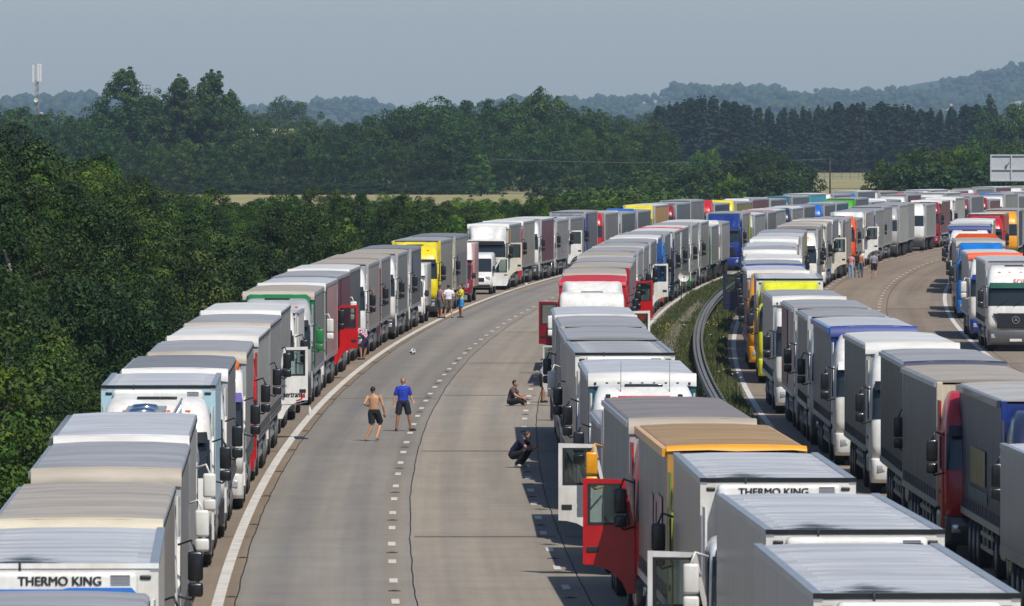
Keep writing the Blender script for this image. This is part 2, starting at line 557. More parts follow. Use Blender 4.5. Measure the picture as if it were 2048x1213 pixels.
def land_mat(name, stops, scale, scale2):
    m, nt, p = new_mat(name)
    geo = N(nt, 'ShaderNodeNewGeometry')
    q1 = noise(nt, scale, 6, geo.outputs['Position'], 0.65)
    q2 = noise(nt, scale2, 5, geo.outputs['Position'], 0.7)
    w1 = ramp(nt, q1.outputs['Fac'], stops)
    w2 = ramp(nt, q2.outputs['Fac'], [(0.3, (0.68, 0.68, 0.68)), (0.7, (1.1, 1.1, 1.1))])
    nt.links.new(mixc(nt, 'MULTIPLY', 1.0, w1.outputs['Color'], w2.outputs['Color']), p.inputs['Base Color'])
    p.inputs['Roughness'].default_value = 0.95
    p.inputs['Specular IOR Level'].default_value = 0.1
land_mat('meadow', [(0.3, (0.07, 0.085, 0.03)), (0.55, (0.13, 0.13, 0.05)), (0.75, (0.2, 0.18, 0.08))], 0.012, 0.6)
land_mat('straw_field', [(0.3, (0.25, 0.24, 0.11)), (0.6, (0.33, 0.29, 0.14)), (0.8, (0.40, 0.32, 0.17))], 0.02, 0.9)
land_mat('verge_soil', [(0.3, (0.05, 0.06, 0.022)), (0.55, (0.10, 0.10, 0.04)), (0.75, (0.17, 0.14, 0.08))], 0.5, 6.0)
land_mat('reserve_soil', [(0.3, (0.04, 0.06, 0.018)), (0.5, (0.07, 0.09, 0.03)), (0.7, (0.15, 0.13, 0.07))], 0.35, 5.0)
land_mat('gravel', [(0.3, (0.13, 0.115, 0.09)), (0.6, (0.22, 0.20, 0.16)), (0.8, (0.32, 0.29, 0.24))], 2.0, 9.0)
land_mat('hill_green', [(0.35, (0.035, 0.055, 0.022)), (0.55, (0.05, 0.075, 0.03)), (0.7, (0.10, 0.12, 0.05))], 0.006, 0.05)
land_mat('hill_field', [(0.3, (0.32, 0.28, 0.17)), (0.7, (0.5, 0.44, 0.3))], 0.02, 0.3)

# the land: one sheet to the horizon
gm = np_mesh('ground', np.array([(-9000., -300, -1.3), (9000, -300, -1.3), (9000, 24000, -1.3), (-9000, 24000, -1.3)]), np.array([(0, 1, 2, 3)]), 'meadow')
obj('ground', gm, kind='structure')

YS = list(np.arange(62, 1073, 3.0))
def road_strip(name, s0, s1, z, mat, kind='structure', Ys=YS, parent=None):
    v, q, uv = strip(Ys, s0, s1, z)
    return obj(name, np_mesh(name, v, q, mat, uv), parent, kind=kind)
# embankment shoulders down to the field
v0, q, uv = strip(YS, -40, -3.55, 0)
v0[::2, 2] = -1.25
v0[1::2, 2] -= 0.05
obj('verge', np_mesh('verge', v0, q, 'verge_soil', uv), kind='structure')
v0, q, uv = strip(YS, 30.4, 60, 0)
v0[1::2, 2] = -1.25
v0[::2, 2] -= 0.05
obj('verge', np_mesh('verge', v0, q, 'verge_soil', uv), kind='structure')

JT = [45, 105, 165, 225, 285, 345, 393, 453, 513, 573, 633, 693, 753, 813, 873, 933, 993, 1053, 1072]
def carriageway(name, bands, tints, marks):
    s0, s1 = bands[0], bands[-1]
    root = road_strip(name, s0 - 0.02, s1 + 0.02, -0.03, 'joint_tar')
    rnd = random.Random(int(s0 * 10) + 5)
    # edges between neighbouring slabs wander a little; both sides share the same wander
    fine = list(np.arange(62, 1073, 1.5))
    wig = {}
    for b in bands:
        w, cur = [], 0.0
        for _ in fine:
            cur = cur * 0.82 + rnd.uniform(-0.016, 0.016)
            w.append(cur)
        wig[b] = w
    for bi in range(len(bands) - 1):
        b0, b1 = bands[bi], bands[bi + 1]
        off = rnd.uniform(-4, 4) if bi == 1 else 0
        for ji in range(len(JT) - 1):
            ya, yb = max(62, JT[ji] + off), min(1072, JT[ji + 1] + off)
            if yb - ya < 1:
                continue
            yy = [ya] + [y for y in fine if ya + 0.3 < y < yb - 0.3] + [yb]
            wg = []
            for y in yy:
                k = min(len(fine) - 1, max(0, int((y - 62) / 1.5)))
                wg.append((wig[b0][k] if bi else 0, wig[b1][k] if bi < len(bands) - 2 else 0))
            g0, g1 = (0.014 if bi else 0), (0.014 if bi < len(bands) - 2 else 0)
            v, q, uv = strip(yy, b0 + g0, b1 - g1, 0.0, wg)
            t = tints[bi]
            f = rnd.uniform(0.93, 1.05)
            obj('concrete_slab', np_mesh('concrete_slab', v, q, 'concrete_road', uv), root, col=(t[0] * f, t[1] * f, t[2] * f, 1))
            if ya > 110 and ya < 760 and (bi != 1 or ji % 4 == 1):
                vj, qj, uj = strip([ya - rnd.uniform(0.25, 0.6), ya + rnd.uniform(0.2, 0.5)], b0 + 0.1, b1 - 0.1, 0.004)
                obj('joint_sealant', np_mesh('joint_sealant', vj, qj, 'joint_stain', uj), root)
    return root
cl = carriageway('carriageway_left', [-3.5, 0.36, 4.12, 7.75, 11.55], [(0.258, 0.207, 0.152), (0.260, 0.236, 0.202), (0.296, 0.259, 0.209), (0.28, 0.243, 0.194)], None)
cr = carriageway('carriageway_right', [15.05, 19.5, 23.2, 26.9, 30.3], [(0.255, 0.203, 0.148), (0.262, 0.208, 0.152), (0.252, 0.20, 0.147), (0.252, 0.20, 0.15)], None)

def solid_line(root, s, w):
    road_strip('edge_line', s - w / 2, s + w / 2, 0.008, 'road_paint', None, parent=root)
solid_line(cl, 0.0, 0.24)
solid_line(cl, 11.1, 0.2)
solid_line(cr, 15.5, 0.2)
solid_line(cr, 26.5, 0.22)
rnd = random.Random(4)
ystud = 0
for root, s, phase, ya, yb in ((cl, 3.68, 193.0, 148, 740), (cl, 7.36, 190.0, 148, 470), (cr, 22.8, 192.0, 300, 800), (cr, 19.15, 189.0, 430, 860)):
    k0 = math.ceil((ya - phase) / 9)
    k = k0
    while phase + 9 * k < yb:
        y = phase + 9 * k
        w = 0.085 + rnd.uniform(-.006, .006)
        v, q, uv = strip([y, y + 1.0, y + 2.0], s - w, s + w, 0.008)
        obj('lane_mark', np_mesh('lane_mark', v, q, 'road_paint', uv), root)
        if k % 2 == 0 and y < 420:
            pz = RP(y + 5.5, s, 0)
            st = cached('road_stud', 'stud_housing', lambda b: (b.box(-0.13, 0.13, -0.2, 0.2, 0.0, 0.006), b.rbox(-0.06, 0.06, -0.05, 0.05, 0.004, 0.022, 0.006, 1)))
            obj('road_stud', st, root, pz)
        k += 1
for y in np.arange(196, 420, 18.0):
    obj('road_stud', CACHE['road_stud'], cl, RP(float(y), 0.26, 0))

# central reserve: soil, gravel drain, grass and weeds
road_strip('central_reserve', 11.57, 15.03, 0.02, 'reserve_soil')
rnd = random.Random(9)
vs, fs = [], []
gv = MB()
for y0, y1, sc_, wd in ((392, 470, 12.55, .36), (476, 540, 12.7, .25), (330, 372, 12.5, .25)):
    yy = np.arange(y0, y1, 2.0)
    vs = []
    for y in yy:
        w = wd * (0.55 + 0.45 * math.sin((y - y0) / (y1 - y0) * math.pi)) * rnd.uniform(.6, 1.1)
        c0 = sc_ + rnd.uniform(-.12, .12)
        vs += [tuple(RP(y, c0 - w, 0.035)), tuple(RP(y, c0 + w, 0.035))]
    n = len(yy)
    gv.add(vs, [(2 * i, 2 * i + 1, 2 * i + 3, 2 * i + 2) for i in range(n - 1)])
# stones strewn over it
for i in range(2600):
    y0, y1, sc_, wd = rnd.choice([(392, 470, 12.55, .36), (476, 540, 12.7, .25), (330, 372, 12.5, .25)])
    y = rnd.uniform(y0, y1)
    pz = RP(y, sc_ + rnd.gauss(0, wd * .5), 0.04)
    r = rnd.uniform(.02, .07)
    gv.add([(pz.x - r, pz.y, pz.z), (pz.x, pz.y - r, pz.z), (pz.x + r, pz.y, pz.z), (pz.x, pz.y + r, pz.z), (pz.x, pz.y, pz.z + r * .9)],
           [(0, 1, 4), (1, 2, 4), (2, 3, 4), (3, 0, 4)])
thing(obj('gravel', gv.mesh('gravel', 'gravel'), kind='stuff'), 'pale strip of loose gravel in the grassy central reserve', 'gravel')

def blades(n, place, hmin, hmax, wid, seed):
    r = np.random.default_rng(seed)
    V = np.zeros((n, 4, 3)); 
    for i in range(n):
        P_ = place(r)
        h = r.uniform(hmin, hmax) * P_[3]
        a = r.uniform(0, math.pi)
        dx, dy = math.cos(a) * wid, math.sin(a) * wid
        lx, ly = r.normal(0, .28) * h, r.normal(0, .28) * h
        x, y, z = P_[:3]
        V[i] = [(x - dx, y - dy, z), (x + dx, y + dy, z), (x + dx * .25 + lx, y + dy * .25 + ly, z + h), (x - dx * .25 + lx, y - dy * .25 + ly, z + h)]
    return V.reshape(-1, 3), np.arange(4 * n).reshape(-1, 4)
def in_reserve(r):
    while True:
        Y = 215 + 470 * r.uniform() ** 1.2
        s = r.uniform(11.35, 15.2)
        if 12.3 < s < 12.85 and (392 < Y < 540) and r.uniform() < .6:
            continue
        q = RP(float(Y), float(s), 0.0)
        hh = 0.45 + 0.8 * max(0, math.sin(Y * .13 + s * 2.1)) * max(0, math.sin(Y * .047 + 1 + s)) + 0.35 * max(0, 1 - abs(s - 14.4))
        return (q.x, q.y, q.z, hh)
V, Q = blades(46000, in_reserve, 0.12, 0.42, 0.022, 3)
thing(obj('grass', np_mesh('grass', V, Q, 'grass_blade'), kind='stuff', col=(1, 1, 1, 1)), 'long uneven grass growing in the central reserve', 'grass')
def in_verge(r):
    Y = 150 + 560 * r.uniform()
    s = -3.5 - 3.2 * r.uniform()
    q = RP(float(Y), float(s), 0.0)
    return (q.x, q.y, q.z - 0.04 * (-3.5 - s), 1.0)
V, Q = blades(9000, in_verge, 0.3, 0.9, 0.03, 5)
thing(obj('grass', np_mesh('grass', V, Q, 'grass_blade'), kind='stuff', col=(.8, .85, .8, 1)), 'rough grass at the foot of the roadside trees', 'grass')
# flower heads: yellow ragwort and white umbels
def flowers(name, mat, n, spots, label, rr):
    rnd = random.Random(len(name))
    b = MB()
    for i in range(n):
        y, s, sy, ss, zt = rnd.choice(spots)
        pz = RP(y + rnd.gauss(0, sy), s + rnd.gauss(0, ss), zt * rnd.uniform(.6, 1.1))
        r = rr * rnd.uniform(.6, 1.3)
        b.add([(pz.x - r, pz.y, pz.z), (pz.x, pz.y - r, pz.z), (pz.x + r, pz.y, pz.z + .01), (pz.x, pz.y + r, pz.z), (pz.x, pz.y - .3 * r, pz.z + r * .7)], [(0, 1, 4), (1, 2, 4), (2, 3, 4), (3, 0, 4)])
        pass
    thing(obj(name, b.mesh(name, mat), kind='stuff'), label, 'flowers')
flowers('yellow_flowers', 'yellow_petal', 110, [(446, 12.3, 6, .25, .5), (455, 14.5, 10, .25, .6), (500, 14.6, 10, .3, .6), (420, 12.0, 10, .3, .45)], 'yellow weed flowers dotted through the central reserve grass', .03)
flowers('white_flowers', 'white_petal', 12, [(337, 15.0, 5, .2, .65), (360, 14.9, 4, .15, .5), (430, 14.2, 20, .4, .5)], 'white umbel flowers beside the kerb line of the reserve', .045)

# safety barrier: two corrugated beams back to back, posts, bolts
bar = bpy.data.objects.new('safety_barrier', None)
COL.objects.link(bar)
thing(bar, 'galvanised steel crash barrier curving along the grassy central reserve', 'barrier')
SB = 13.9
prof = [(0.0, .44), (.075, .47), (.085, .53), (.02, .57), (.02, .63), (.085, .67), (.075, .73), (0.0, .76)]
for side in (-1, 1):
    ys = list(np.arange(150, 905, 3.2))
    rings = []
    for y in ys:
        rings.append([tuple(RP(y, SB + side * (.13 + d), z)) for d, z in prof])
    b = MB()
    b.loft(rings, smooth=False)
    rings2 = [[tuple(RP(y, SB + side * (.124 + d), z)) for d, z in prof] for y in ys]
    b.loft([r[::-1] for r in rings2], smooth=False)
    obj('beam', b.mesh('beam', 'galvanised'), bar)
b = MB()
rings = [[tuple(RP(y, SB - .06, .70)), tuple(RP(y, SB + .06, .70)), tuple(RP(y, SB + .06, .68)), tuple(RP(y, SB - .06, .68))] for y in ys]
b.loft(rings, closed=True, smooth=False)
obj('capping_strip', b.mesh('capping_strip', 'galvanised'), bar)
pm = cached('post', 'galvanised', lambda b: (b.box(-.06, .06, -.05, .05, 0, .68), b.box(-.13, .13, -.03, .03, .5, .66)))
bm_ = cached('bolt', 'chassis_black', lambda b: b.rbox(-.03, .03, -.04, .04, .762, .785, .008, 1))
for y in np.arange(150, 905, 3.2):
    q = RP(float(y), SB)
    obj('post', pm, bar, q, (0, 0, -math.atan(float(Ls(y)))))
    if y < 460:
        q = RP(float(y) + 1.2, SB + .14)
        obj('bolt', bm_, bar, q, (0, 0, -math.atan(float(Ls(y)))))

# ------------------------------------------------------------------ trees
def leaf_cloud(seed, clumps, per, leaf, clump_r):
    """clumps: array of (x,y,z,r) ; leaves lie on and inside each clump, facing mostly outwards and up"""
    r = np.random.default_rng(seed)
    C = np.repeat(clumps, per, axis=0)
    n = len(C)
    d = r.normal(size=(n, 3)); d[:, 2] += 0.35
    d /= np.linalg.norm(d, axis=1)[:, None]
    rad = C[:, 3] * (0.45 + 0.62 * r.random(n) ** 0.4)
    pos = C[:, :3] + d * rad[:, None] * np.array([1, 1, 0.68])
    nrm = d * 1.15 + r.normal(scale=0.32, size=(n, 3)); nrm[:, 2] += 0.25
    nrm /= np.linalg.norm(nrm, axis=1)[:, None]
    t = np.cross(nrm, r.normal(size=(n, 3)))
    t /= np.linalg.norm(t, axis=1)[:, None] + 1e-9
    b = np.cross(nrm, t)
    sz = leaf * (0.55 + 0.9 * r.random(n))[:, None]
    V = np.stack([pos - t * sz, pos - b * sz * 0.55, pos + t * sz, pos + b * sz * 0.55], axis=1)
    return V.reshape(-1, 3), np.arange(4 * n).reshape(-1, 4)
def trunk_mesh(name, h, r0, tips, mat, seed, zc):
    rnd = random.Random(seed)
    b = MB()
    k = 6
    pts = [(rnd.gauss(0, .04) * i, rnd.gauss(0, .04) * i, h * i / k) for i in range(k + 1)]
    b.tube(pts, [r0 * (1 - .8 * i / k) + .02 for i in range(k + 1)], 8)
    for tx, ty, tz in tips:
        i = max(1, min(k - 1, int(tz / h * k * .6)))
        p0 = Vector(pts[i]); p1 = Vector((tx, ty, tz))
        mid = p0.lerp(p1, .5) + Vector((0, 0, .25 * (p1 - p0).length * .4))
        rr = r0 * (1 - .8 * i / k) * .55
        b.tube([p0, mid, p1], [rr, rr * .6, rr * .2], 6)
    return b.mesh(name, mat)
TREES = {}
def tree_kind(key, h, w, base, nclump, per, leaf, cr, shape='round', mat='leaf', bark='bark', seed=1):
    r = np.random.default_rng(seed)
    cl = []
    lump = r.normal(size=(7, 3)); lump /= np.linalg.norm(lump, axis=1)[:, None]
    amp = r.uniform(-.22, .28, 7)
    for i in range(nclump):
        d = r.normal(size=3); d /= np.linalg.norm(d)
        f = (0.35 + 0.65 * r.random() ** .45)
        k = 1 + sum(a * max(0, float(d @ l)) ** 3 for a, l in zip(amp, lump))
        if shape == 'round':
            x, y = d[0] * w / 2 * f * k, d[1] * w / 2 * f * k
            z = base + (h - base) * (.5 + .5 * d[2] * f * min(k, 1.05))
            if d[2] < -.3:
                x *= 1.05; y *= 1.05
        elif shape == 'upright':
            t = r.random() ** .85
            wr = w / 2 * min(1, (1 - t) * 1.35 + .10) ** .8 * (.93 + .07 * math.cos(t * 17 + seed))
            a = r.uniform(0, 2 * math.pi); q = math.sqrt(r.random())
            x, y, z = math.cos(a) * wr * q, math.sin(a) * wr * q, base + (h - base) * t
            k = 1 - .35 * t
        elif shape == 'cone':
            t = r.random() ** 1.3
            wr = w / 2 * (1 - t) ** .8 * (0.75 + .25 * math.cos(t * 40)) + .1
            a = r.uniform(0, 2 * math.pi); q = .45 + .55 * r.random()
            x, y, z = math.cos(a) * wr * q, math.sin(a) * wr * q, base + (h - base) * t
            k = max(.35, 1.1 - t)
        else:    # bush down to the ground
            x, y = d[0] * w / 2 * f * k, d[1] * w / 2 * f * k
            z = base + (h - base) * abs(d[2]) * f * min(k, 1.05) + .2
        cl.append((x, y, z, cr * r.uniform(.6, 1.25) * (k if shape in ('cone', 'upright') else 1)))
    cl = np.array(cl)
    V, Q = leaf_cloud(seed + 50, cl, per, leaf, cr)
    V[:, 2] = np.maximum(V[:, 2], .03)
    # stray shoots that break the outline
    top = cl[np.argsort(-(cl[:, 2] + 0.35 * np.hypot(cl[:, 0], cl[:, 1])))[:max(6, nclump // 6)]].copy()
    top[:, 2] += cr * .9 * r.random(len(top)); top[:, 3] *= .45
    V2, Q2 = leaf_cloud(seed + 90, top, max(4, per // 3), leaf, cr)
    Q2 = Q2 + len(V)
    V, Q = np.vstack([V, V2]), np.vstack([Q, Q2])
    tips = [tuple(cl[i][:3]) for i in r.choice(len(cl), min(12, len(cl)), replace=False)]
    TREES[key] = (np_mesh('crown', V, Q, mat), trunk_mesh('trunk', h * .82, max(.09, h * .018), tips, bark, seed, base), h)
for i in range(6):
    tree_kind(('near', i), 8.0, 5.6, 0.5, 95, 260, (.062, .075, .055)[i % 3], (.78, .9, .66)[i % 3], 'round', seed=10 + i)
for i in range(2):
    tree_kind(('slim', i), 8.0, 4.4, 0.4, 105, 180, .056, .62, 'upright', bark='pale_bark', seed=30 + i)
for i in range(4):
    tree_kind(('shrub', i), 4.5, 4.6, 0.0, 70, 220, .058, .62, 'bush', seed=40 + i)
for i in range(5):
    tree_kind(('far', i), 15.0, 11.5, 0.4, 85, 130, .2, 1.6, 'round', seed=60 + i)
for i in range(3):
    tree_kind(('poplar', i), 20.0, 13.0, 0.6, 110, 120, .2, 1.5, 'upright', seed=70 + i)
for i in range(3):
    tree_kind(('conifer', i), 15.0, 7.5, 0.0, 150, 50, .22, .85, 'cone', 'needle', seed=80 + i)
for i in range(3):
    tree_kind(('bush', i), 6.0, 9.0, 0.0, 90, 60, .2, .95, 'bush', seed=90 + i)

def tree(name, key, loc, height, label, group, rz, tint=(1, 1, 1), widen=1.0, cat='tree'):
    cr_, tk, h = TREES[key]
    e = bpy.data.objects.new(name, None)
    COL.objects.link(e)
    k = height / h
    e.location, e.rotation_euler, e.scale = loc, (0, 0, rz), (k * widen, k * widen, k)
    thing(e, label, cat, group)
    obj('crown', cr_, e, col=(*tint, 1))
    obj('trunk', tk, e)
    return e
def px(x, Y):
    return (x - 1024) * Y / FPX
def topz(y, Y):
    return CAMH - (y - HORIZ) * Y / FPX

# belt of trees beside the left shoulder; heights follow the skyline seen in the photograph
SKY = [(-80, 248), (0, 248), (60, 242), (105, 280), (135, 330), (200, 305), (260, 312), (310, 325), (345, 378), (430, 388), (450, 408), (480, 384), (500, 384), (560, 394), (600, 380), (640, 379),
       (700, 366), (745, 378), (800, 372), (850, 350), (905, 362), (935, 385), (980, 356), (1020, 398), (1060, 372), (1110, 376), (1150, 398), (1200, 390), (1260, 383), (1310, 388), (1360, 402)]
SX, SY = zip(*SKY)
rnd = random.Random(77)
for row, (off, step) in enumerate(((-6.0, 6.2), (-9.8, 7.0), (-14.5, 6.8), (-20.0, 8.0))):
    Y = 168.0 + row * 2
    while Y < 800 - row * 20:
        y = Y + rnd.uniform(-1.6, 1.6)
        s = off + rnd.uniform(-1.3, 1.0)
        q = RP(y, s)
        x = 1024 + q.x * FPX / y
        Y += step * (1 + .35 * (Y > 560)) * rnd.uniform(.85, 1.15)
        if x < -90:
            continue
        hw = 1.1 * FPX / y
        hmax = CAMH - (max(np.interp(x + t_ * hw, SX, SY) for t_ in (-1, -.5, 0, .5, 1)) - HORIZ) * y / FPX + 0.15
        gd = -0.05 - 1.2 * min(1, max(0, (-3.5 - s) / 36))
        hmax -= gd
        if y > 640:
            hmax = min(hmax, 5.5)
        if hmax < 1.2:
            continue
        if row == 0:
            key = ('shrub', rnd.randrange(4)); h = min(hmax * .8, rnd.uniform(3.6, 5.4)); wd = rnd.uniform(.8, 1.0)
            lab, nm, ct, grp = 'leafy green shrub at the edge of the roadside tree belt', 'roadside_shrub', 'shrub', 'shrubs along the tree belt'
        else:
            slim = rnd.random() < .22
            key = ('slim', rnd.randrange(2)) if slim else ('near', rnd.randrange(6))
            h = hmax * rnd.uniform(.80, 1.0) if row > 1 else hmax * rnd.uniform(.62, .92)
            h = min(h, 11.5)
            wd = rnd.uniform(.8, 1.15) * (8.0 / max(h, 4)) ** .45
            lab = 'slender pale-barked tree in the dense belt beside the shoulder' if slim else 'dense dark green broadleaf tree in the roadside belt'
            nm, ct, grp = ('slender_tree' if slim else 'broadleaf_tree'), 'tree', ('slender trees in the belt' if slim else 'trees in the roadside belt')
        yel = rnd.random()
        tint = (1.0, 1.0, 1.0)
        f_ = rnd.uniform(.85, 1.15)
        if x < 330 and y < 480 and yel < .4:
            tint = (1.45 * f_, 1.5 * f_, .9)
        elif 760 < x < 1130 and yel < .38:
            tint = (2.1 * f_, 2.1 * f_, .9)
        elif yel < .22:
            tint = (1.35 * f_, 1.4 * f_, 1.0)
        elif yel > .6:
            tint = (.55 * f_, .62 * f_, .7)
        if nm == 'broadleaf_tree' and tint[0] != 1.0:
            tone = 'sunny yellow-green' if tint[0] > 1 else 'blackish green'
            lab, grp = tone + ' broadleaf tree in the roadside belt', tone + ' trees in the roadside belt'
        elif nm == 'roadside_shrub' and tint[0] != 1.0:
            tone = 'yellow-green' if tint[0] > 1 else 'dark green'
            lab, grp = tone + ' leafy shrub at the edge of the roadside belt', tone + ' shrubs along the tree belt'
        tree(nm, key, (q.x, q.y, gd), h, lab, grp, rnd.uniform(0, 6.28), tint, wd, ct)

# fields beyond the belt, hedge, far wood
FG = -1.28
fm = lambda x0, y0, x1, y1, x2, y2, x3, y3, n: np_mesh(n, np.array([(x0, y0, FG), (x1, y1, FG), (x2, y2, FG), (x3, y3, FG)]), np.array([(0, 1, 2, 3)]), 'straw_field')
obj('field', fm(-110, 1080, 60, 1240, 70, 1760, -130, 1680, 'field'), kind='structure')
obj('field', fm(px(1560, 1780), 1780, px(1800, 1780), 1780, px(1800, 2410), 2410, px(1560, 2410), 2410, 'field'), kind='structure')
FSKY = [(-60, 215), (0, 214), (60, 206), (120, 215), (170, 201), (205, 197), (480, 236), (540, 228), (590, 238), (620, 242), (680, 222), (740, 215), (800, 200), (830, 192), (870, 198), (900, 194),
        (950, 202), (980, 190), (1010, 183), (1080, 181), (1130, 196), (1180, 200), (1230, 212), (1300, 228), (1340, 236)]
FX, FY = zip(*FSKY)
rnd = random.Random(5)
for row, (Yb, dx) in enumerate(((1640, 62), (1720, 58), (1830, 62))):
    x = -50 + row * 20
    while x < 1335:
        Y = Yb + rnd.uniform(-35, 35)
        ht = (topz(max(np.interp(x + t_, FX, FY) for t_ in (-22, 0, 22)), Y) - FG) * .97
        if row == 0:
            ht *= rnd.uniform(.55, .85)
        else:
            ht *= rnd.uniform(.82, 1.02)
        tint = rnd.choice([(.85, 1, .8), (.75, .95, .8), (1.1, 1.25, .8), (.6, .75, .65), (.95, 1.1, .75)])
        tree('woodland_tree', ('far', rnd.randrange(5)), (px(x, Y), Y, FG), ht, 'rounded broadleaf tree in the far wood across the field', 'trees of the far wood', rnd.uniform(0, 6.28), tint, rnd.uniform(.85, 1.2))
        x += dx * rnd.uniform(.75, 1.25)
for i, (x, y, Y, w, lab) in enumerate(((250, 148, 1690, 1.15, 'tall bushy poplar rising highest beside the lattice platform'), (362, 163, 1700, .95, 'middle one of three tall poplars above the far wood'),
                                       (425, 149, 1690, 1.0, 'tall narrow poplar, nearest the gap in the far wood'), (462, 190, 1715, .8, 'small silvery poplar shoulder to the tallest narrow poplar'))):
    tree('poplar_tree', ('poplar', i % 3), (px(x, Y), Y, FG), topz(y, Y) - FG, lab, None, i * 1.3, (1.05, 1.1, 1.05), w)
for i, (x, y, w) in enumerate(((226, 186, .9), (276, 178, .8), (306, 212, .9), (342, 186, .8), (384, 184, .8), (404, 172, .8), (446, 178, .8))):
    Y = 1705 + 7 * (i % 3)
    tree('poplar_tree', ('far', i % 5), (px(x, Y), Y, FG), topz(y, Y) - FG, 'bushy side crown crowding the three tall poplars', 'side crowns of the poplars', i * 1.7, (.85, 1.0, .85), w)
tree('willow_tree', ('poplar', 1), (px(962, 1560), 1560, FG), topz(312, 1560) - FG, 'small silvery willow before the far wood', None, .4, (2.0, 2.1, 2.4), 1.5)
# conifer plantation
for row, (Yb, dx) in enumerate(((2420, 24), (2465, 23), (2510, 23), (2560, 25))):
    x = 1318 + row * 9
    while x < 1995:
        Y = Yb + rnd.uniform(-12, 12)
        yt = 222 + 7 * math.sin(x * .021) + rnd.uniform(-11, 7) - (8 if 1320 < x < 1440 else 0)
        tree('conifer_tree', ('conifer', rnd.randrange(3)), (px(x, Y), Y, FG), topz(yt, Y) - FG, 'dark pointed conifer in the straight plantation row', 'conifers of the plantation', rnd.uniform(0, 6.28), (rnd.uniform(.8, 1.3),) * 3, rnd.uniform(1.0, 1.9))
        x += dx * rnd.uniform(.8, 1.2)
for i, (x, y, Y) in enumerate(((1985, 205, 1900), (2030, 200, 1900), (2070, 196, 1900))):
    tree('ash_tree', ('far', i), (px(x, Y), Y, FG), topz(y, Y) - FG, ('feathery pale tree closing the plantation', 'feathery pale tree above the sign panel', 'pale tree at the edge of the picture behind the sign')[i], None, i * 2., (1.3, 1.4, 1.4), .75)
# bushes and small trees across the middle distance: x, top y, depth, width factor, tint
MID = [(1090, 362, 1420, 1.2, 'dark'), (1140, 352, 1440, 1.0, 'mid'), (1185, 340, 1500, 1.1, 'dark'), (1225, 350, 1500, .9, 'mid'), (1285, 330, 1420, 1.4, 'dark'), (1340, 322, 1400, 1.3, 'mid'),
       (1400, 300, 1430, 1.0, 'grey'), (1425, 300, 1430, .8, 'grey'), (1475, 310, 1400, 1.2, 'dark'), (1510, 292, 1400, 1.3, 'dark'), (1550, 303, 1390, 1.2, 'dark'), (1590, 320, 1390, .9, 'dark'), (1458, 358, 1180, .7, 'lime'),
       (1370, 345, 1300, 1.2, 'dark'), (1310, 352, 1260, 1.3, 'mid'), (1200, 382, 1010, 1.4, 'grey'), (1245, 380, 1000, 1.5, 'grey'), (1290, 384, 990, 1.4, 'grey'), (1325, 390, 990, 1.3, 'grey'), (1150, 386, 1020, 1.2, 'mid'),
       (1795, 312, 1200, 1.0, 'mid'), (1768, 338, 1180, .8, 'mid'), (1840, 298, 1210, 1.3, 'mid'), (1890, 300, 1220, 1.2, 'mid'), (1935, 288, 1220, 1.2, 'lime'), (1975, 285, 1230, 1.2, 'mid'), (2020, 290, 1240, 1.2, 'mid'), (2060, 300, 1240, 1.2, 'mid'),
       (1540, 345, 1280, 1.2, 'dark'), (1580, 352, 1260, .9, 'dark'), (1490, 360, 1280, 1.0, 'dark'),
       (1850, 335, 1160, 1.3, 'dark'), (1920, 330, 1160, 1.3, 'dark'), (1990, 330, 1170, 1.3, 'dark')]
TT = {'dark': ((.7, .8, .85), 'dark rounded bush between the far wood and the lorries', 'dark bushes'), 'mid': ((1.15, 1.15, .95), 'mid green bushy tree behind the farthest lorries', 'green bushes'),
      'grey': ((1.9, 2.0, 2.2), 'silvery grey-green bush behind the lorry queue', 'silvery bushes'), 'lime': ((1.9, 1.8, .9), None, None)}
for i, (x, y, Y, w, t) in enumerate(MID):
    tint, lab, grp = TT[t]
    if t == 'lime':
        lab = 'bright lime green bush among darker ones' if x < 1600 else 'yellow-green treetop close to the sign panel'
    hh = topz(y, Y) - FG
    tree('bush', ('bush', i % 3) if hh < 7.5 else ('far', i % 5), (px(x, Y), Y, FG), hh, lab, grp, i * 1.1, tint, w * (1.0 if hh < 7.5 else .8), 'bush')
# hedge along the far field
hx = 330
k = 0
while hx < 1000:
    Y = 1600 + rnd.uniform(-10, 10)
    tree('hedge_bush', ('bush', k % 3), (px(hx, Y), Y, FG), rnd.uniform(1.6, 2.6), 'low dark hedge bush along the far edge of the field', 'hedge bushes', k * .9, (.6, .7, .75), 2.2, 'bush')
    hx += rnd.uniform(26, 44); k += 1

# ------------------------------------------------------------------ hills with woodland
RID = [(-300, 196), (0, 195), (100, 193), (200, 196), (300, 192), (480, 208), (520, 203), (600, 198), (640, 192), (690, 193), (735, 184), (755, 200), (800, 208), (900, 205), (1000, 205), (1080, 203), (1130, 196),
       (1200, 184), (1300, 179), (1380, 172), (1450, 177), (1550, 175), (1600, 188), (1640, 172), (1700, 172), (1760, 170), (1800, 177), (1850, 172), (1880, 158), (1920, 143), (1990, 131), (2048, 115), (2200, 92), (2400, 110)]
HX, HY = zip(*RID)
ZR = 13000.0
def hill_h(X, Y):
    xs = 1024 + X * FPX / np.maximum(Y, 1) if False else 1024 + X * FPX / ZR
    top = CAMH + (HORIZ - np.interp(xs, HX, HY)) * ZR / FPX - 15.0
    t = np.clip((Y - 7200) / (ZR - 7200), 0, 1)
    return -1.6 + (top - 5.0 + 1.6) * t * t * (3 - 2 * t)
gx = np.linspace(-920, 1040, 120); gy = np.linspace(7000, 16500, 60)
V = np.array([(a * (1.0), b, hill_h(a, b)) for b in gy for a in gx])
Q = np.array([(j * 120 + i, j * 120 + i + 1, (j + 1) * 120 + i + 1, (j + 1) * 120 + i) for j in range(59) for i in range(119)])
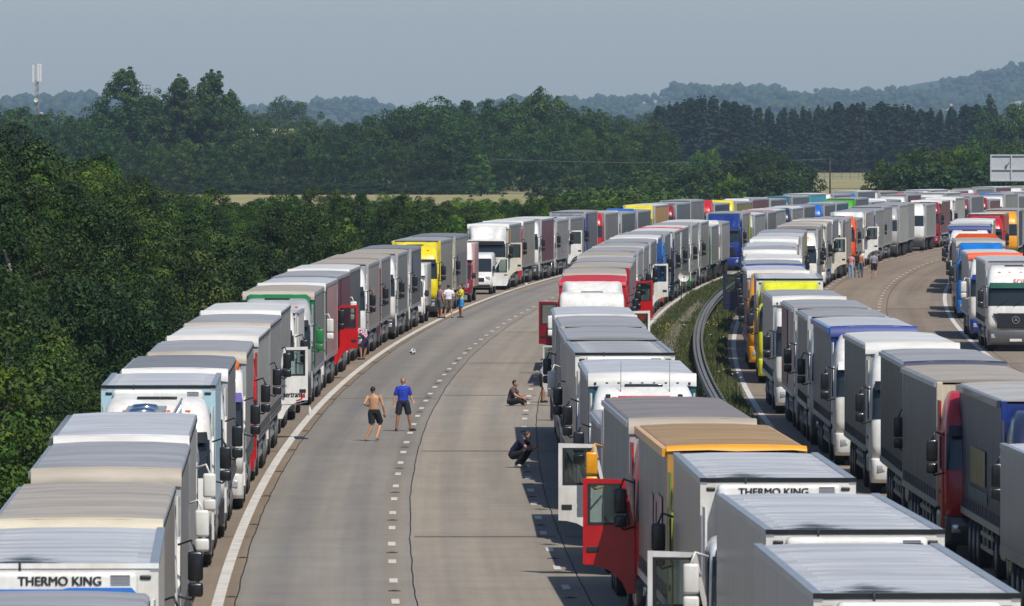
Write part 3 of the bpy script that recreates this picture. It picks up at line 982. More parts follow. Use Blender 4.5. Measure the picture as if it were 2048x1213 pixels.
obj('hills', np_mesh('hills', V, Q, 'hill_green'), kind='structure')
r = np.random.default_rng(8)
cl = []
for i in range(1750):
    Y = r.uniform(8100, 13200) if i > 450 else r.uniform(12700, 13100)
    X = r.uniform(-.058, .066) * Y
    xs, t = 1024 + X * FPX / Y, 0
    if (1610 < xs < 1720 or 1760 < xs < 1810) and 9400 < Y < 10400:
        continue
    z = hill_h(X, Y)
    k = r.uniform(.45, 1.45) * (1.25 if math.sin(X * .021 + 1.3) + math.sin(X * .0077) > .6 else .85)
    for j in range(6):
        cl.append((X + r.normal(0, 8) * k, Y + r.normal(0, 7), z + (1 + 11 * r.random() ** .8) * k, 5.4 * k * r.uniform(.5, 1.1)))
ib = bmesh.new()
bmesh.ops.create_icosphere(ib, subdivisions=1, radius=1.0)
IV = np.array([v.co[:] for v in ib.verts]); IF = np.array([[v.index for v in f.verts] for f in ib.faces])
ib.free()
Vs, Fs = [], []
for i, (X, Y, z, rr_) in enumerate(cl):
    ph = r.uniform(0, 6.28, 3)
    w_ = 1 + .13 * np.sin(IV[:, 0] * 4 + ph[0]) * np.cos(IV[:, 2] * 4 + ph[1]) + .10 * np.sin(IV[:, 1] * 7 + IV[:, 0] * 5 + ph[2]) + r.normal(0, .12, len(IV))
    Vs.append(IV * w_[:, None] * np.array([rr_, rr_, rr_ * .85]) + np.array([X, Y, z]))
    Fs.append(IF + i * len(IV))
V, Q = np.vstack(Vs), np.vstack(Fs)
thing(obj('distant_woodland', np_mesh('distant_woodland', V, Q, 'leaf'), kind='stuff', col=(.8, .9, .9, 1)), 'hazy blue-green woodland covering the distant hills', 'woodland')
# a nearer hazy tree line behind the gap in the far wood
for i, x in enumerate((470, 505, 540, 565, 600, 640, 1200, 1240, 1280, 1320, 100, 150, 30)):
    Y = 2700 + (i * 37) % 120
    tree('hazy_tree', ('far', i % 5), (px(x, Y), Y, FG), topz(rnd.uniform(218, 236) if i != 3 else 200, Y) - FG, 'hazy grey-green tree beyond the far wood', 'hazy trees', i * .7, (1, 1.05, 1), 1.1)
# pale fields on the slopes
for i, (x0, x1, Y0, Y1) in enumerate(((1632, 1692, 9420, 10150), (1770, 1805, 9420, 9950), (1870, 1905, 10100, 10700), (2010, 2060, 10000, 10800))):
    vs = []
    for Y in np.linspace(Y0, Y1, 5):
        for x in np.linspace(x0, x1, 5):
            X = px(x, Y); vs.append((X, Y, float(hill_h(X, Y)) + 6.0))
    q = np.array([(j * 5 + k, j * 5 + k + 1, (j + 1) * 5 + k + 1, (j + 1) * 5 + k) for j in range(4) for k in range(4)])
    obj('hill_field', np_mesh('hill_field', np.array(vs), q, 'hill_field'), kind='structure')

# ------------------------------------------------------------------ vehicles
PAL = {
    'white': rgb(232, 232, 229), 'offwhite': rgb(216, 212, 198), 'cream': rgb(204, 196, 174), 'silver': rgb(178, 180, 182), 'grey': rgb(150, 148, 144), 'lgrey': rgb(176, 174, 168),
    'mgrey': rgb(128, 127, 124), 'dgrey': rgb(92, 93, 95), 'warmgrey': rgb(158, 150, 140), 'slate': rgb(100, 104, 112), 'charcoal': rgb(62, 63, 66), 'black': rgb(28, 28, 30), 'red': rgb(196, 24, 30), 'dred': rgb(140, 22, 34),
    'maroon': rgb(112, 52, 62), 'blue': rgb(30, 104, 196), 'bblue': rgb(24, 122, 210), 'navy': rgb(40, 48, 76), 'royal': rgb(30, 54, 132), 'lblue': rgb(178, 212, 226), 'teal': rgb(40, 92, 104), 'cyan': rgb(60, 176, 200),
    'green': rgb(32, 128, 62), 'lime': rgb(150, 160, 40), 'ylime': rgb(222, 226, 44), 'yellow': rgb(242, 222, 24), 'amber': rgb(238, 164, 24), 'orange': rgb(244, 92, 22), 'ochre': rgb(196, 148, 80), 'olive': rgb(140, 128, 64), 'tan': rgb(166, 134, 88),
    'beigeroof': rgb(170, 161, 147), 'greyroof': rgb(154, 155, 157), 'lightroof': rgb(184, 187, 192), 'whiteroof': rgb(208, 208, 205), 'brownroof': rgb(132, 124, 120), 'darkroof': rgb(124, 126, 128), 'pink': rgb(190, 150, 146), 'brightgreen': rgb(88, 184, 50),
}
def C(n):
    return PAL[n] if isinstance(n, str) else n

def plan_ring(z, yf, w, r, yb=2.2, bow=0.05, n=5, grow=0.0):
    """open outline of a cab at height z: rear left, round the front, rear right"""
    w2 = w + grow
    pts = [(-w2, yb), (-w2, (yb + yf + r) / 2)]
    for i in range(n + 1):
        a = math.pi / 2 * i / n
        pts.append((-w2 + r - r * math.cos(a), yf - grow + r - r * math.sin(a)))
    for f in (-.5, 0, .5):
        pts.append((f * (w - r) * 1.4, yf - grow - bow * (1 - f * f)))
    for i in range(n, -1, -1):
        a = math.pi / 2 * i / n
        pts.append((w2 - r + r * math.cos(a), yf - grow + r - r * math.sin(a)))
    pts += [(w2, (yb + yf + r) / 2), (w2, yb)]
    return [(x, y, z) for x, y in pts]
CABS = {   # (z, front y, half width, corner radius)
    'hi': [(.92, .03, 1.22, .2), (1.3, .0, 1.245, .2), (1.75, .01, 1.25, .2), (1.98, .05, 1.25, .21), (2.45, .17, 1.24, .23), (2.9, .30, 1.225, .25), (3.05, .35, 1.21, .26), (3.3, .5, 1.18, .28), (3.55, .78, 1.13, .3), (3.72, 1.15, 1.05, .32), (3.78, 1.6, .98, .3)],
    'lo': [(.92, .03, 1.21, .2), (1.3, .0, 1.24, .2), (1.75, .01, 1.245, .2), (1.98, .05, 1.245, .21), (2.45, .16, 1.235, .23), (2.85, .27, 1.22, .25), (2.98, .36, 1.19, .28), (3.06, .55, 1.13, .3), (3.09, .9, 1.05, .3)],
    'box': [(.92, .02, 1.22, .13), (1.3, .0, 1.245, .13), (1.75, .0, 1.25, .13), (1.98, .02, 1.25, .13), (2.5, .09, 1.245, .14), (3.0, .16, 1.235, .15), (3.3, .24, 1.225, .16), (3.5, .36, 1.2, .18), (3.58, .6, 1.15, .2), (3.6, 1.0, 1.1, .2)],
    'day': [(.92, .03, 1.16, .2), (1.3, .0, 1.18, .2), (1.75, .01, 1.185, .2), (1.98, .05, 1.185, .21), (2.35, .15, 1.17, .23), (2.62, .25, 1.15, .25), (2.74, .38, 1.1, .28), (2.8, .7, 1.0, .3)],
}
CABYB = {'hi': 2.2, 'lo': 2.15, 'box': 2.2, 'day': 1.75}
def lerp_ring(style, z, grow):
    R = CABS[style]
    for a, b in zip(R, R[1:]):
        if a[0] <= z <= b[0]:
            t = (z - a[0]) / (b[0] - a[0])
            v = [a[i] + (b[i] - a[i]) * t for i in range(4)]
            return plan_ring(z, v[1], v[2], v[3], CABYB[style], grow=grow)
    return plan_ring(z, R[-1][1], R[-1][2], R[-1][3], CABYB[style], grow=grow)
def cab_mesh(style):
    def build(b):
        rings = [plan_ring(z, yf, w, r, CABYB[style]) for z, yf, w, r in CABS[style]]
        b.loft(rings, cap_top=True, cap_bottom=True)
        n = len(rings[0])
        o = len(b.v) - n * len(rings)
        back = [o + i * n for i in range(len(rings))] + [o + i * n + n - 1 for i in range(len(rings) - 1, -1, -1)]
        b.f.append(tuple(back)); b.sm.append(False)
    return cached(('cab', style), 'paint', build)
WSZ = {'hi': (2.02, 2.86), 'lo': (2.02, 2.82), 'box': (2.0, 2.85), 'day': (1.98, 2.55)}
def patch(style, z0, z1, i0, i1, grow, steps=3):
    rings = []
    for k in range(steps + 1):
        z = z0 + (z1 - z0) * k / steps
        rings.append(lerp_ring(style, z, grow)[i0:i1])
    return rings
def windscreen_mesh(style):
    return cached(('windscreen', style), 'dark_glass', lambda b: b.loft(patch(style, *WSZ[style], 4, 15, .012)))
def visor_mesh(style):
    def build(b):
        z = WSZ[style][1]
        top = [(x * 1.0, y - .02, z + .16) for x, y, _ in lerp_ring(style, z + .12, .02)[5:14]]
        low = [(x * 1.02, y - .20, z - .06) for x, y, _ in lerp_ring(style, z, .02)[5:14]]
        b.loft([low, top]); b.loft([[(x, y + .015, q + .015) for x, y, q in top], [(x, y + .015, q) for x, y, q in low]])
    return cached(('sun_visor', style), None, build)
def bumper_mesh(style):
    def build(b):
        w = 1.24 if style != 'day' else 1.18
        rings = [plan_ring(z, yf, w, .2, .84, bow=.05) for z, yf in ((.3, .06), (.42, .0), (.7, -.03), (.9, -.02), (.96, .02))]
        b.loft(rings, cap_top=True, cap_bottom=True)
    return cached(('bumper', style), 'paint', build)
def grille_mesh(kind):
    def build(b):
        b.rbox(-.82, .82, -.065, .03, 1.02, 1.7, .03)
        for i in range(6):
            z = 1.08 + i * .105
            b.box(-.78, .78, -.095, -.06, z, z + .045)
        if kind == 'star':
            b.prism([(-1.02, 1.68), (-.7, 1.0), (.7, 1.0), (1.02, 1.68)], 'y', -.075, -.05)
    return cached(('grille', kind), 'black_plastic', build)
def star(b):
    n = 28
    for k in range(n):
        a, c = 2 * math.pi * k / n, 2 * math.pi * (k + 1) / n
        b.add([(math.cos(a) * .17, -.13, 1.4 + math.sin(a) * .17), (math.cos(c) * .17, -.13, 1.4 + math.sin(c) * .17), (math.cos(c) * .145, -.13, 1.4 + math.sin(c) * .145), (math.cos(a) * .145, -.13, 1.4 + math.sin(a) * .145)], [(3, 2, 1, 0)])
    for k in range(3):
        a = math.pi / 2 + k * 2 * math.pi / 3
        p = a + math.pi / 2
        t = (math.cos(a) * .15, -.13, 1.4 + math.sin(a) * .15)
        l, q = (math.cos(p) * .03, -.13, 1.4 + math.sin(p) * .03), (-math.cos(p) * .03, -.13, 1.4 - math.sin(p) * .03)
        b.add([l, t, q, (0, -.15, 1.4)], [(0, 1, 3), (1, 2, 3)])
def deflector_mesh(w=1.12, z0=3.02, z1=3.9, y0=.75, y1=2.15):
    def build(b):
        rings = []
        for i in range(7):
            t = i / 6
            y = y0 + (y1 - y0) * t
            z = z0 + (z1 - z0) * math.sin(t * math.pi / 2) ** .9
            ww = w * (.80 + .2 * t)
            dip = .24 * (z1 - z0) * math.sin(min(1, t * 1.4) * math.pi)
            rings.append([(-ww - .06, y + .12, z0 - .02), (-ww, y + .03, z - .10 * (1 - .3 * t)), (-ww + .12, y, z), (-ww * .55, y, z - .01), (-ww * .42, y + .05, z - dip), (0, y + .05, z - dip), (ww * .42, y + .05, z - dip), (ww * .55, y, z - .01), (ww - .12, y, z), (ww, y + .03, z - .10 * (1 - .3 * t)), (ww + .06, y + .12, z0 - .02)])
        b.loft(rings)
        b.loft([[(x * .97, y + .03, z - .03) for x, y, z in r][::-1] for r in rings])
    return cached(('roof_deflector', w, z0, z1), 'paint', build)
def side_fairing_mesh(s):
    return cached(('side_fairing', s), 'paint', lambda b: b.prism([(s * 1.235, 2.2), (s * 1.265, 2.62), (s * 1.225, 2.62), (s * 1.2, 2.2)] if s > 0 else [(-1.2, 2.2), (-1.225, 2.62), (-1.265, 2.62), (-1.235, 2.2)], 'z', 1.15, 3.55))

DOOR = [(0, .62), (.16, .62), (.26, .84), (.42, 1.02), (.64, 1.14), (.86, 1.19), (1.04, 1.2), (1.04, 1.98), (0.02, 1.98)]
def door_mesh(s):
    """hinge at the origin, runs back along +y; s = -1 left, +1 right"""
    def build(b):
        x0, x1 = (0, .055) if s > 0 else (-.055, 0)
        b.prism(DOOR, 'x', x0, x1)
        b.prism([(.02, 1.98), (.09, 1.98), (.30, 2.82), (.22, 2.88)], 'x', x0, x1)
        b.prism([(.22, 2.88), (.27, 2.80), (1.04, 2.80), (1.04, 2.9)], 'x', x0, x1)
        b.prism([(.95, 1.98), (1.04, 1.98), (1.04, 2.80), (.95, 2.80)], 'x', x0, x1)
    return cached(('door', s), 'paint', build)
def door_glass(s, clear):
    def build(b):
        x = .03 * s
        b.prism([(.09, 1.98), (.95, 1.98), (.95, 2.8), (.29, 2.8)], 'x', x - .004, x + .004)
    return cached(('door_window', s, clear), 'clear_glass' if clear else 'dark_glass', build)
def handle_mesh(s):
    return cached(('door_handle', s), 'black_plastic', lambda b: b.rbox(min(s * .05, s * .075), max(s * .05, s * .075), .74, .97, 1.44, 1.55, .01, 1))
def mirror_mesh(s):
    def build(b):
        x = 1.26 * s
        b.tube([(x, .22, 2.82), (x + .22 * s, .05, 2.9), (x + .30 * s, .0, 2.7)], .022, 6)
        b.tube([(x, .22, 1.95), (x + .22 * s, .05, 1.9), (x + .30 * s, .0, 1.98)], .022, 6)
        a, c = sorted((x + .16 * s, x + .42 * s))
        b.rbox(a, c, -.07, .09, 2.22, 2.72, .05)
        b.rbox(a, c, -.07, .09, 1.95, 2.19, .05)
    return cached(('mirror', s), 'paint', build)
def tyre_mesh(w):
    return cached(('tyre', w), 'rubber', lambda b: b.lathe([(.30, -w / 2), (.46, -w / 2), (.495, -w / 2 + .03), (.505, -w / 4), (.505, w / 4), (.495, w / 2 - .03), (.46, w / 2), (.30, w / 2)], 26))
def rim_mesh(w, out):
    def build(b):
        s = out
        b.lathe([(.302, s * (w / 2 + .004)), (.285, s * (w / 2 - .03)), (.20, s * (w / 2 - .10)), (.19, s * (w / 2 - .02)), (.12, s * (w / 2 + .015)), (.05, s * (w / 2 + .03))][::(1 if s > 0 else 1)], 20)
        for k in range(8):
            a = 2 * math.pi * k / 8
            b.rbox(*sorted((s * (w / 2 - .03), s * (w / 2 + .01))), .155 * math.cos(a) - .018, .155 * math.cos(a) + .018, .155 * math.sin(a) - .018, .155 * math.sin(a) + .018, .006, 1)
    return cached(('rim', w, out), 'wheel_steel', build)
def wheels(root, y, dual, lod, half=1.0, r=1.0):
    w = .58 if dual else .31
    for s in (-1, 1):
        o = obj('wheel', tyre_mesh(w), root, (s * (half + .22 - w / 2), y, .505 * r), scale=(1, r, r))
        if lod < 2:
            obj('rim', rim_mesh(w, s), o)

def text_mesh(txt, size, mat, width=None, shear=0.0, bold=0.0):
    key = ('lettering', txt, size, mat, width)
    if key in CACHE:
        return CACHE[key]
    cu = bpy.data.curves.new('lettering', 'FONT')
    cu.body, cu.size, cu.align_x, cu.extrude, cu.shear = txt, size, 'CENTER', .003, shear
    t = bpy.data.objects.new('lettering', cu)
    COL.objects.link(t)
    me = bpy.data.meshes.new_from_object(t.evaluated_get(bpy.context.evaluated_depsgraph_get()))
    bpy.data.objects.remove(t)
    bpy.data.curves.remove(cu)
    if width and len(me.vertices):
        xs = [v.co.x for v in me.vertices]
        k = width / (max(xs) - min(xs))
        for v in me.vertices:
            v.co.x *= k
    if bold:
        bb = bmesh.new()
        bb.from_mesh(me)
        n0 = len(bb.verts)
        bb.from_mesh(me)
        bb.verts.ensure_lookup_table()
        for v in bb.verts[n0:]:
            v.co.x += bold * 2.2
            v.co.y += bold * .6
            v.co.z += .0008
        bb.to_mesh(me)
        bb.free()
    me.materials.clear()
    me.materials.append(MATS[mat])
    CACHE[key] = me
    return me

# ---- tractor
def tractor(root, S, lod):
    st = S.get('style', 'hi')
    cc = C(S['cab'])
    yb = CABYB[st]
    cab = obj('cab', cab_mesh(st), root, col=cc)
    obj('windscreen', windscreen_mesh(st), cab)
    obj('bumper', bumper_mesh(st), cab, col=C(S.get('bumper', 'charcoal')))
    if lod < 2 or S.get('face'):
        obj('grille', grille_mesh('star' if S.get('star') else 'bar'), cab)
        if S.get('star'):
            obj('emblem', cached('emblem', 'polished_metal', star), cab)
        for s in (-1, 1):
            obj('headlight', cached('headlight', 'lamp_lens', lambda b: b.rbox(-.17, .17, -.02, .06, -.1, .1, .03)), cab, (s * .93, -.02, .68))
        obj('number_plate', cached('number_plate', 'plate_white', lambda b: b.rbox(-.27, .27, -.015, .01, -.06, .06, .008, 1)), cab, (0, -.085, .5))
        vis = S.get('visor', 'black')
        if vis:
            v = visor_mesh(st)
            if not v.materials:
                v.materials.append(MATS['paint'])
            obj('sun_visor', v, cab, col=C(vis))
        wp = cached(('wiper', st), 'black_plastic', lambda b: [b.tube([(x, lerp_ring(st, 2.0, .03)[9][1] - .01, 2.0), (x + .45, lerp_ring(st, 2.3, .03)[9][1] - .02, 2.32)], .012, 5) for x in (-.8, -.1, .5)])
        obj('wiper', wp, cab)
    if lod < 2:
        if st == 'hi':
            obj('roof_hatch', cached('roof_hatch', 'dark_glass', lambda b: b.rbox(-.45, .45, 1.2, 1.75, 3.74, 3.80, .02)), cab)
            for x in (-.7, -.25, .25, .7):
                obj('marker_lamp', cached('marker_lamp', 'amber_lens', lambda b: b.rbox(-.06, .06, -.03, .05, -.025, .025, .01, 1)), cab, (x, .68, 3.49))
        if st == 'box':
            obj('roof_hatch', cached('roof_hatch_low', 'dark_glass', lambda b: b.rbox(-.42, .42, .9, 1.4, 3.58, 3.63, .02)), cab)
        for s in (-1, 1):
            obj('fender', cached('fender', 'dark_grey', lambda b: b.loft([[(x, 1.38 + .6 * math.cos(a), .5 + .6 * math.sin(a)) for a in [math.pi * k / 10 for k in range(11)]] for x in (-.17, .17)])), root, (s * 1.06, 0, 0))
            obj('cab_step', cached('cab_step', 'dark_grey', lambda b: (b.rbox(-.12, .12, .62, .86, .32, .94, .03), [b.box(-.13, .13, .6, .87, z, z + .03) for z in (.45, .68)])), root, (s * 1.1, 0, 0))
    df = S.get('deflector')
    if df:
        obj('roof_deflector', deflector_mesh(1.12, {'lo': 3.02, 'box': 3.5}.get(st, 3.3), 4.0 if st == 'box' else 3.92, .75 if st == 'lo' else 1.0), cab, col=C(df))
    if lod < 2 and st in ('hi', 'lo'):
        for s in (-1, 1):
            obj('side_fairing', side_fairing_mesh(s), cab, col=cc)
    op = S.get('open', '')
    for s, nm in ((-1, 'L'), (1, 'R')):
        ang = S.get('angle', 68)
        isop = nm in op
        if lod == 2 and not isop:
            obj('side_window', cached(('side_window', s), 'dark_glass', lambda b: b.prism([(.46, 2.0), (1.3, 2.0), (1.3, 2.8), (.64, 2.8)], 'x', s * 1.235 - .012, s * 1.235 + .012)), cab)
        else:
            hx = s * (1.232 if st != 'day' else 1.17)
            d = obj('door', door_mesh(s), root, (hx, .40, 0 if st != 'day' else -.12), (0, 0, -s * math.radians(ang) if isop else 0), col=C(S.get('doorcol', S['cab'])))
            obj('door_window', door_glass(s, isop), d)
            obj('window_seal', cached(('window_seal', s), 'black_plastic', lambda b: [b.prism(q_, 'x', *sorted((s * .012, s * .062))) for q_ in ([(.09, 1.98), (.95, 1.98), (.95, 2.03), (.1, 2.03)], [(.90, 2.03), (.95, 2.03), (.95, 2.76), (.90, 2.76)], [(.27, 2.76), (.95, 2.76), (.95, 2.8), (.29, 2.8)], [(.09, 1.98), (.14, 1.98), (.335, 2.8), (.285, 2.8)])]), d)
            obj('door_handle', handle_mesh(s), d)
            if isop:
                obj('doorway_shade_panel', cached(('doorway_shade_panel', s), 'black_plastic', lambda b: b.prism([(.42, 1.0), (1.4, 1.0), (1.4, 2.86), (.66, 2.86), (.44, 2.0)], 'x', s * 1.22, s * 1.262)), cab)  # black panel paints the doorway's dark interior onto the solid cab side
                if S.get('doortext'):
                    t = obj('lettering', text_mesh(S['doortext'], .26, 'letter_black', .66, .12, .008), d, (s * .062, .50, 1.30), (math.pi / 2, 0, math.pi / 2))
                    obj('lettering', text_mesh('480', .1, 'letter_grey', .2), d, (s * .062, .2, 1.62), (math.pi / 2, 0, math.pi / 2))
                    obj('arrow_logo', cached('arrow_logo', 'letter_red', lambda b: (b.prism([(.62, 1.17), (.80, 1.20), (.9, 1.30), (.84, 1.34), (.78, 1.25), (.62, 1.2)], 'x', .058, .064), b.prism([(.78, 1.33), (.95, 1.28), (.93, 1.44)], 'x', .058, .064))), d)
                    obj('stripe', cached('door_stripe', 'letter_grey', lambda b: b.prism([(.0, 1.05), (.7, 1.07), (1.02, 1.14), (1.02, 1.16), (.7, 1.09), (.0, 1.07)], 'x', .056, .0605)), d)
        if lod < 2 or isop:
            obj('mirror', mirror_mesh(s), cab, col=C(S.get('mirror', 'black')))
    if S.get('beacon'):
        obj('beacon', cached('beacon', 'amber_lens', lambda b: b.lathe([(.06, 3.55), (.1, 3.58), (.1, 3.78), (.06, 3.83)], 12, 'z', (1.02, .9, 0))), cab)
    if S.get('rooftext'):
        txt, mt, w = S['rooftext']
        obj('lettering', text_mesh(txt, .3, mt, w, .15, .006), cab, (S.get('textx', .35), .265, 3.08), (math.radians(60), 0, 0))
    if S.get('fascia'):
        obj('name_board', cached('name_board', 'letter_white', lambda b: b.rbox(-.95, .95, .30, .36, 3.06, 3.22, .02, 1)), cab)
        obj('name_print', cached('name_print', 'letter_red', lambda b: [b.box(x, x + .14, .285, .31, 3.08, 3.2) for x in (-.55, -.36, -.17, .02, .21)]), cab)
    if S.get('antenna'):
        for x in (-.55, .6):
            obj('antenna', cached('antenna', 'black_plastic', lambda b: b.tube([(0, .9, 3.3), (.01, .95, 4.35)], [.012, .004], 5)), cab, (x, 0, 0))
    if S.get('horn_bar'):
        obj('lamp_bar', cached('lamp_bar', 'letter_red', lambda b: b.rbox(-.62, .62, .6, .72, 3.44, 3.54, .03)), cab)
        for x in (-.85, .85):
            obj('work_lamp', cached('work_lamp', 'black_plastic', lambda b: b.rbox(-.06, .06, .62, .72, 3.4, 3.58, .02, 1)), cab, (x, 0, 0))
    # running gear
    wheels(root, 1.38, False, lod)
    if lod < 2:
        for s in (-1, 1):
            obj('fuel_tank', cached('fuel_tank', 'aluminium', lambda b: b.rbox(-.27, .27, 2.35, 3.75, .48, 1.0, .1)), root, (s * .95, 0, 0))
    obj('tractor_chassis', cached('tractor_chassis', 'chassis_black', lambda b: (b.box(-.45, -.35, .5, 6.0, .72, .98), b.box(.35, .45, .5, 6.0, .72, .98), b.box(-.7, .7, 4.2, 5.4, .98, 1.1), b.box(-1.1, 1.1, 1.3, 1.46, .4, .6), b.box(-1.1, 1.1, 4.9, 5.05, .4, .6))), root)

# ---- bodies
def trailer_gear(root, S, y0, L, lod, axles=3):
    W = 1.02
    ay = y0 + L * .60
    for k in range(axles):
        wheels(root, ay + 1.31 * k, True if axles < 3 else False, lod)
    def ch(b):
        for s in (-1, 1):
            b.box(s * .5 - .06, s * .5 + .06, y0 + .3, y0 + L - .1, .82, 1.12)
        for k in range(int(L)):
            b.box(-1.2, 1.2, y0 + .5 + k, y0 + .6 + k, 1.0, 1.12)
        for k in range(axles):
            b.box(-1.05, 1.05, ay + 1.31 * k - .06, ay + 1.31 * k + .06, .42, .56)
    obj('trailer_chassis', cached(('trailer_chassis', L, y0), 'chassis_black', ch), root)
    if lod < 2:
        for s in (-1, 1):
            obj('side_guard', cached(('side_guard', L), 'aluminium', lambda b: (b.box(-.015, .015, y0 + 3.3, ay - .9, .48, .58), b.box(-.015, .015, y0 + 3.3, ay - .9, .78, .88), [b.box(-.03, 0, y0 + 3.5 + k * 1.3, y0 + 3.56 + k * 1.3, .48, 1.1) for k in range(4) if y0 + 3.6 + k * 1.3 < ay - .95])), root, (s * 1.2, 0, 0))
            obj('mudguard', cached(('mudguard', ay, axles), 'black_plastic', lambda b: b.box(-.16, .16, ay - .62, ay + 1.31 * (axles - 1) + .62, 1.04, 1.07)), root, (s * 1.08, 0, 0))
        if lod < 1:
            for s in (-1, 1):
                obj('landing_leg', cached(('landing_leg', y0), 'dark_grey', lambda b: (b.box(-.06, .06, y0 + 2.55, y0 + 2.67, .3, 1.1), b.box(-.12, .12, y0 + 2.45, y0 + 2.77, .26, .3))), root, (s * .8, 0, 0))
            obj('pallet_box', cached(('pallet_box', L), 'chassis_black', lambda b: b.rbox(-1.18, 1.18, y0 + 5.2, y0 + 6.6, .5, .98, .03, 1)), root)
def roof_mesh(L, H, W, ribs, camber=.02):
    def build(b):
        n = max(8, int(L / .28)) if ribs else 10
        rings = []
        for i in range(n + 1):
            y = L * i / n
            dz = (.011 if i % 2 else 0) if ribs else 0
            rings.append([(-W, y, H - .05), (-W + .04, y, H - .015 + dz * .4), (-W * .5, y, H + camber * .75 + dz), (0, y, H + camber + dz), (W * .5, y, H + camber * .75 + dz), (W - .04, y, H - .015 + dz * .4), (W, y, H - .05)])
        b.loft([r[::-1] for r in rings], smooth=False)
        b.add(rings[0], [tuple(range(6, -1, -1))]); b.add(rings[-1], [tuple(range(7))])
    return build
def curtain_body(root, S, y0, L, H, lod):
    W = 1.275
    z0 = S.get('floor', 1.14)
    fc = C(S.get('front', 'silver'))
    def frame(b):
        b.box(-W + .03, W - .03, 0, .05, z0, H - .10)
        for s in (-1, 1):
            b.rbox(*sorted((s * (W - .14), s * (W + .002))), -.02, .12, z0 - .06, H - .04, .015, 1)
            b.rbox(*sorted((s * (W - .12), s * W)), L - .12, L, z0 - .06, H - .04, .015, 1)
        b.box(-W + .1, W - .1, L - .07, L - .02, z0, H - .1)
        b.box(-W + .1, W - .1, .04, L - .03, z0 - .03, z0 + .02)
        for x in (-.6, -.2, .2, .6):
            b.box(x - .02, x + .02, -.03, .01, z0 + .1, H - .3)
    tr = obj('trailer_body', cached(('trailer_body', L, H, z0), 'paint', frame), root, (0, y0, 0), col=fc)
    rv = cached(('bottom_rail', L, z0), 'aluminium', lambda b: [b.box(s * W - .03, s * W + .01, .1, L - .1, z0 - .08, z0 + .07) for s in (-1, 1)])
    obj('bottom_rail', rv, tr)
    tr2 = cached(('top_rail', L, H), 'aluminium', lambda b: [b.box(s * W - .055, s * W + .012, .02, L - .02, H - .16, H - .055) for s in (-1, 1)])
    if S.get('rail'):
        tr2 = cached(('top_rail_paint', L, H), 'paint', lambda b: [b.box(s * W - .09, s * W + .014, .02, L - .02, H - .18, H - .03) for s in (-1, 1)])
    obj('top_rail', tr2, tr, col=C(S.get('rail', 'silver')))
    def cur(s):
        def build(b):
            n = 34 if lod < 1 else 12
            rows = [z0 + .05, z0 + .5, (z0 + H) / 2, H - .5, H - .15]
            rg = []
            for i in range(n + 1):
                y = .1 + (L - .2) * i / n
                rg.append([(s * (W - .012 + (.014 * math.sin(i * 2.1) if 0 < j < 4 else 0) * (1 if i % 3 else -.6)), y, z) for j, z in enumerate(rows)])
            b.loft(rg if s < 0 else [r for r in rg][::-1])
        return build
    sc_ = C(S['side'])
    for s in (-1, 1):
        cu = obj('curtain', cached(('curtain', L, H, z0, s, lod > 0), 'curtain', cur(s)), tr, col=sc_)
    vis = S['vis']
    if lod < 1:
        sm = cached(('strap', L, z0, vis), 'dark_grey', lambda b: [(b.box(vis * W - .004, vis * W + .014, y - .025, y + .025, z0 - .12, z0 + .32), b.box(vis * W, vis * W + .03, y - .03, y + .03, z0 - .02, z0 + .06)) for y in [.35 + k * (L - .7) / 21 for k in range(22)]])
        obj('buckle_straps', sm, tr, kind='stuff')
        lp = cached(('rail_loop', L, H, vis), 'chassis_black', lambda b: [b.box(vis * W - .02, vis * W + .022, y - .02, y + .02, H - .15, H - .1) for y in [.2 + k * (L - .4) / 40 for k in range(41)]])
        obj('rail_loops', lp, tr, kind='stuff')
    if S.get('panel'):
        for k, (pc, a0, a1, zz0, zz1) in enumerate(S['panel']):
            obj('panel_print', cached(('panel_print', vis, a0, a1, zz0, zz1), 'curtain', lambda b: b.add([(vis * (W + .016), a0 * L, zz0), (vis * (W + .016), a1 * L, zz0), (vis * (W + .016), a1 * L, zz1), (vis * (W + .016), a0 * L, zz1)], [(0, 1, 2, 3) if vis > 0 else (3, 2, 1, 0)])), tr, col=C(pc))
    if S.get('sidetext'):
        for txt, a, z, sz, mt in S['sidetext']:
            t = obj('lettering', text_mesh(txt, sz, mt), tr, (vis * (W + .02), a * L, z), (math.pi / 2, 0, math.pi / 2 * vis))
    obj('roof', cached(('roof', L, H), 'roof_sheet', roof_mesh(L, H, W, True)), tr, col=C(S.get('roof', 'greyroof')))
    lipc, ld = S.get('lip'), S.get('lipd', .30)
    if lipc:
        def lip(b):
            d = ld
            xs = [-W - .012, -W * .8, -W * .4, 0, W * .4, W * .8, W + .012]
            top = [(x, .22, H + .01 + .035 * (1 - (x / W) ** 2)) for x in xs]
            e = [(x, -.03, H - .015 + .03 * (1 - (x / W) ** 2)) for x in xs]
            lo = [(x, -.055 - .012 * (i % 2), H - d + .012 * ((i * 7) % 3)) for i, x in enumerate(xs)]
            b.loft([lo, e, top])
            for s in (-1, 1):
                a = [(s * (W + .014), -.05, H - d), (s * (W + .014), .22, H - d * .8), (s * (W + .014), .24, H - .01), (s * (W + .014), -.03, H - .02)]
                b.add(a, [(0, 1, 2, 3) if s > 0 else (3, 2, 1, 0)])
        lo_ = obj('roof_lip', cached(('roof_lip', H, ld), 'roof_sheet', lip), tr, col=C(lipc))
        if lod < 2 and S.get('dots', True):
            dm = cached(('eyelet', H), 'chassis_black', lambda b: [b.rbox(x - .028, x + .028, -.085, -.05, H - .25, H - .195, .008, 1) for x in [-1.12 + k * .28 for k in range(9)]])
            obj('eyelets', dm, lo_, kind='stuff')
    return tr
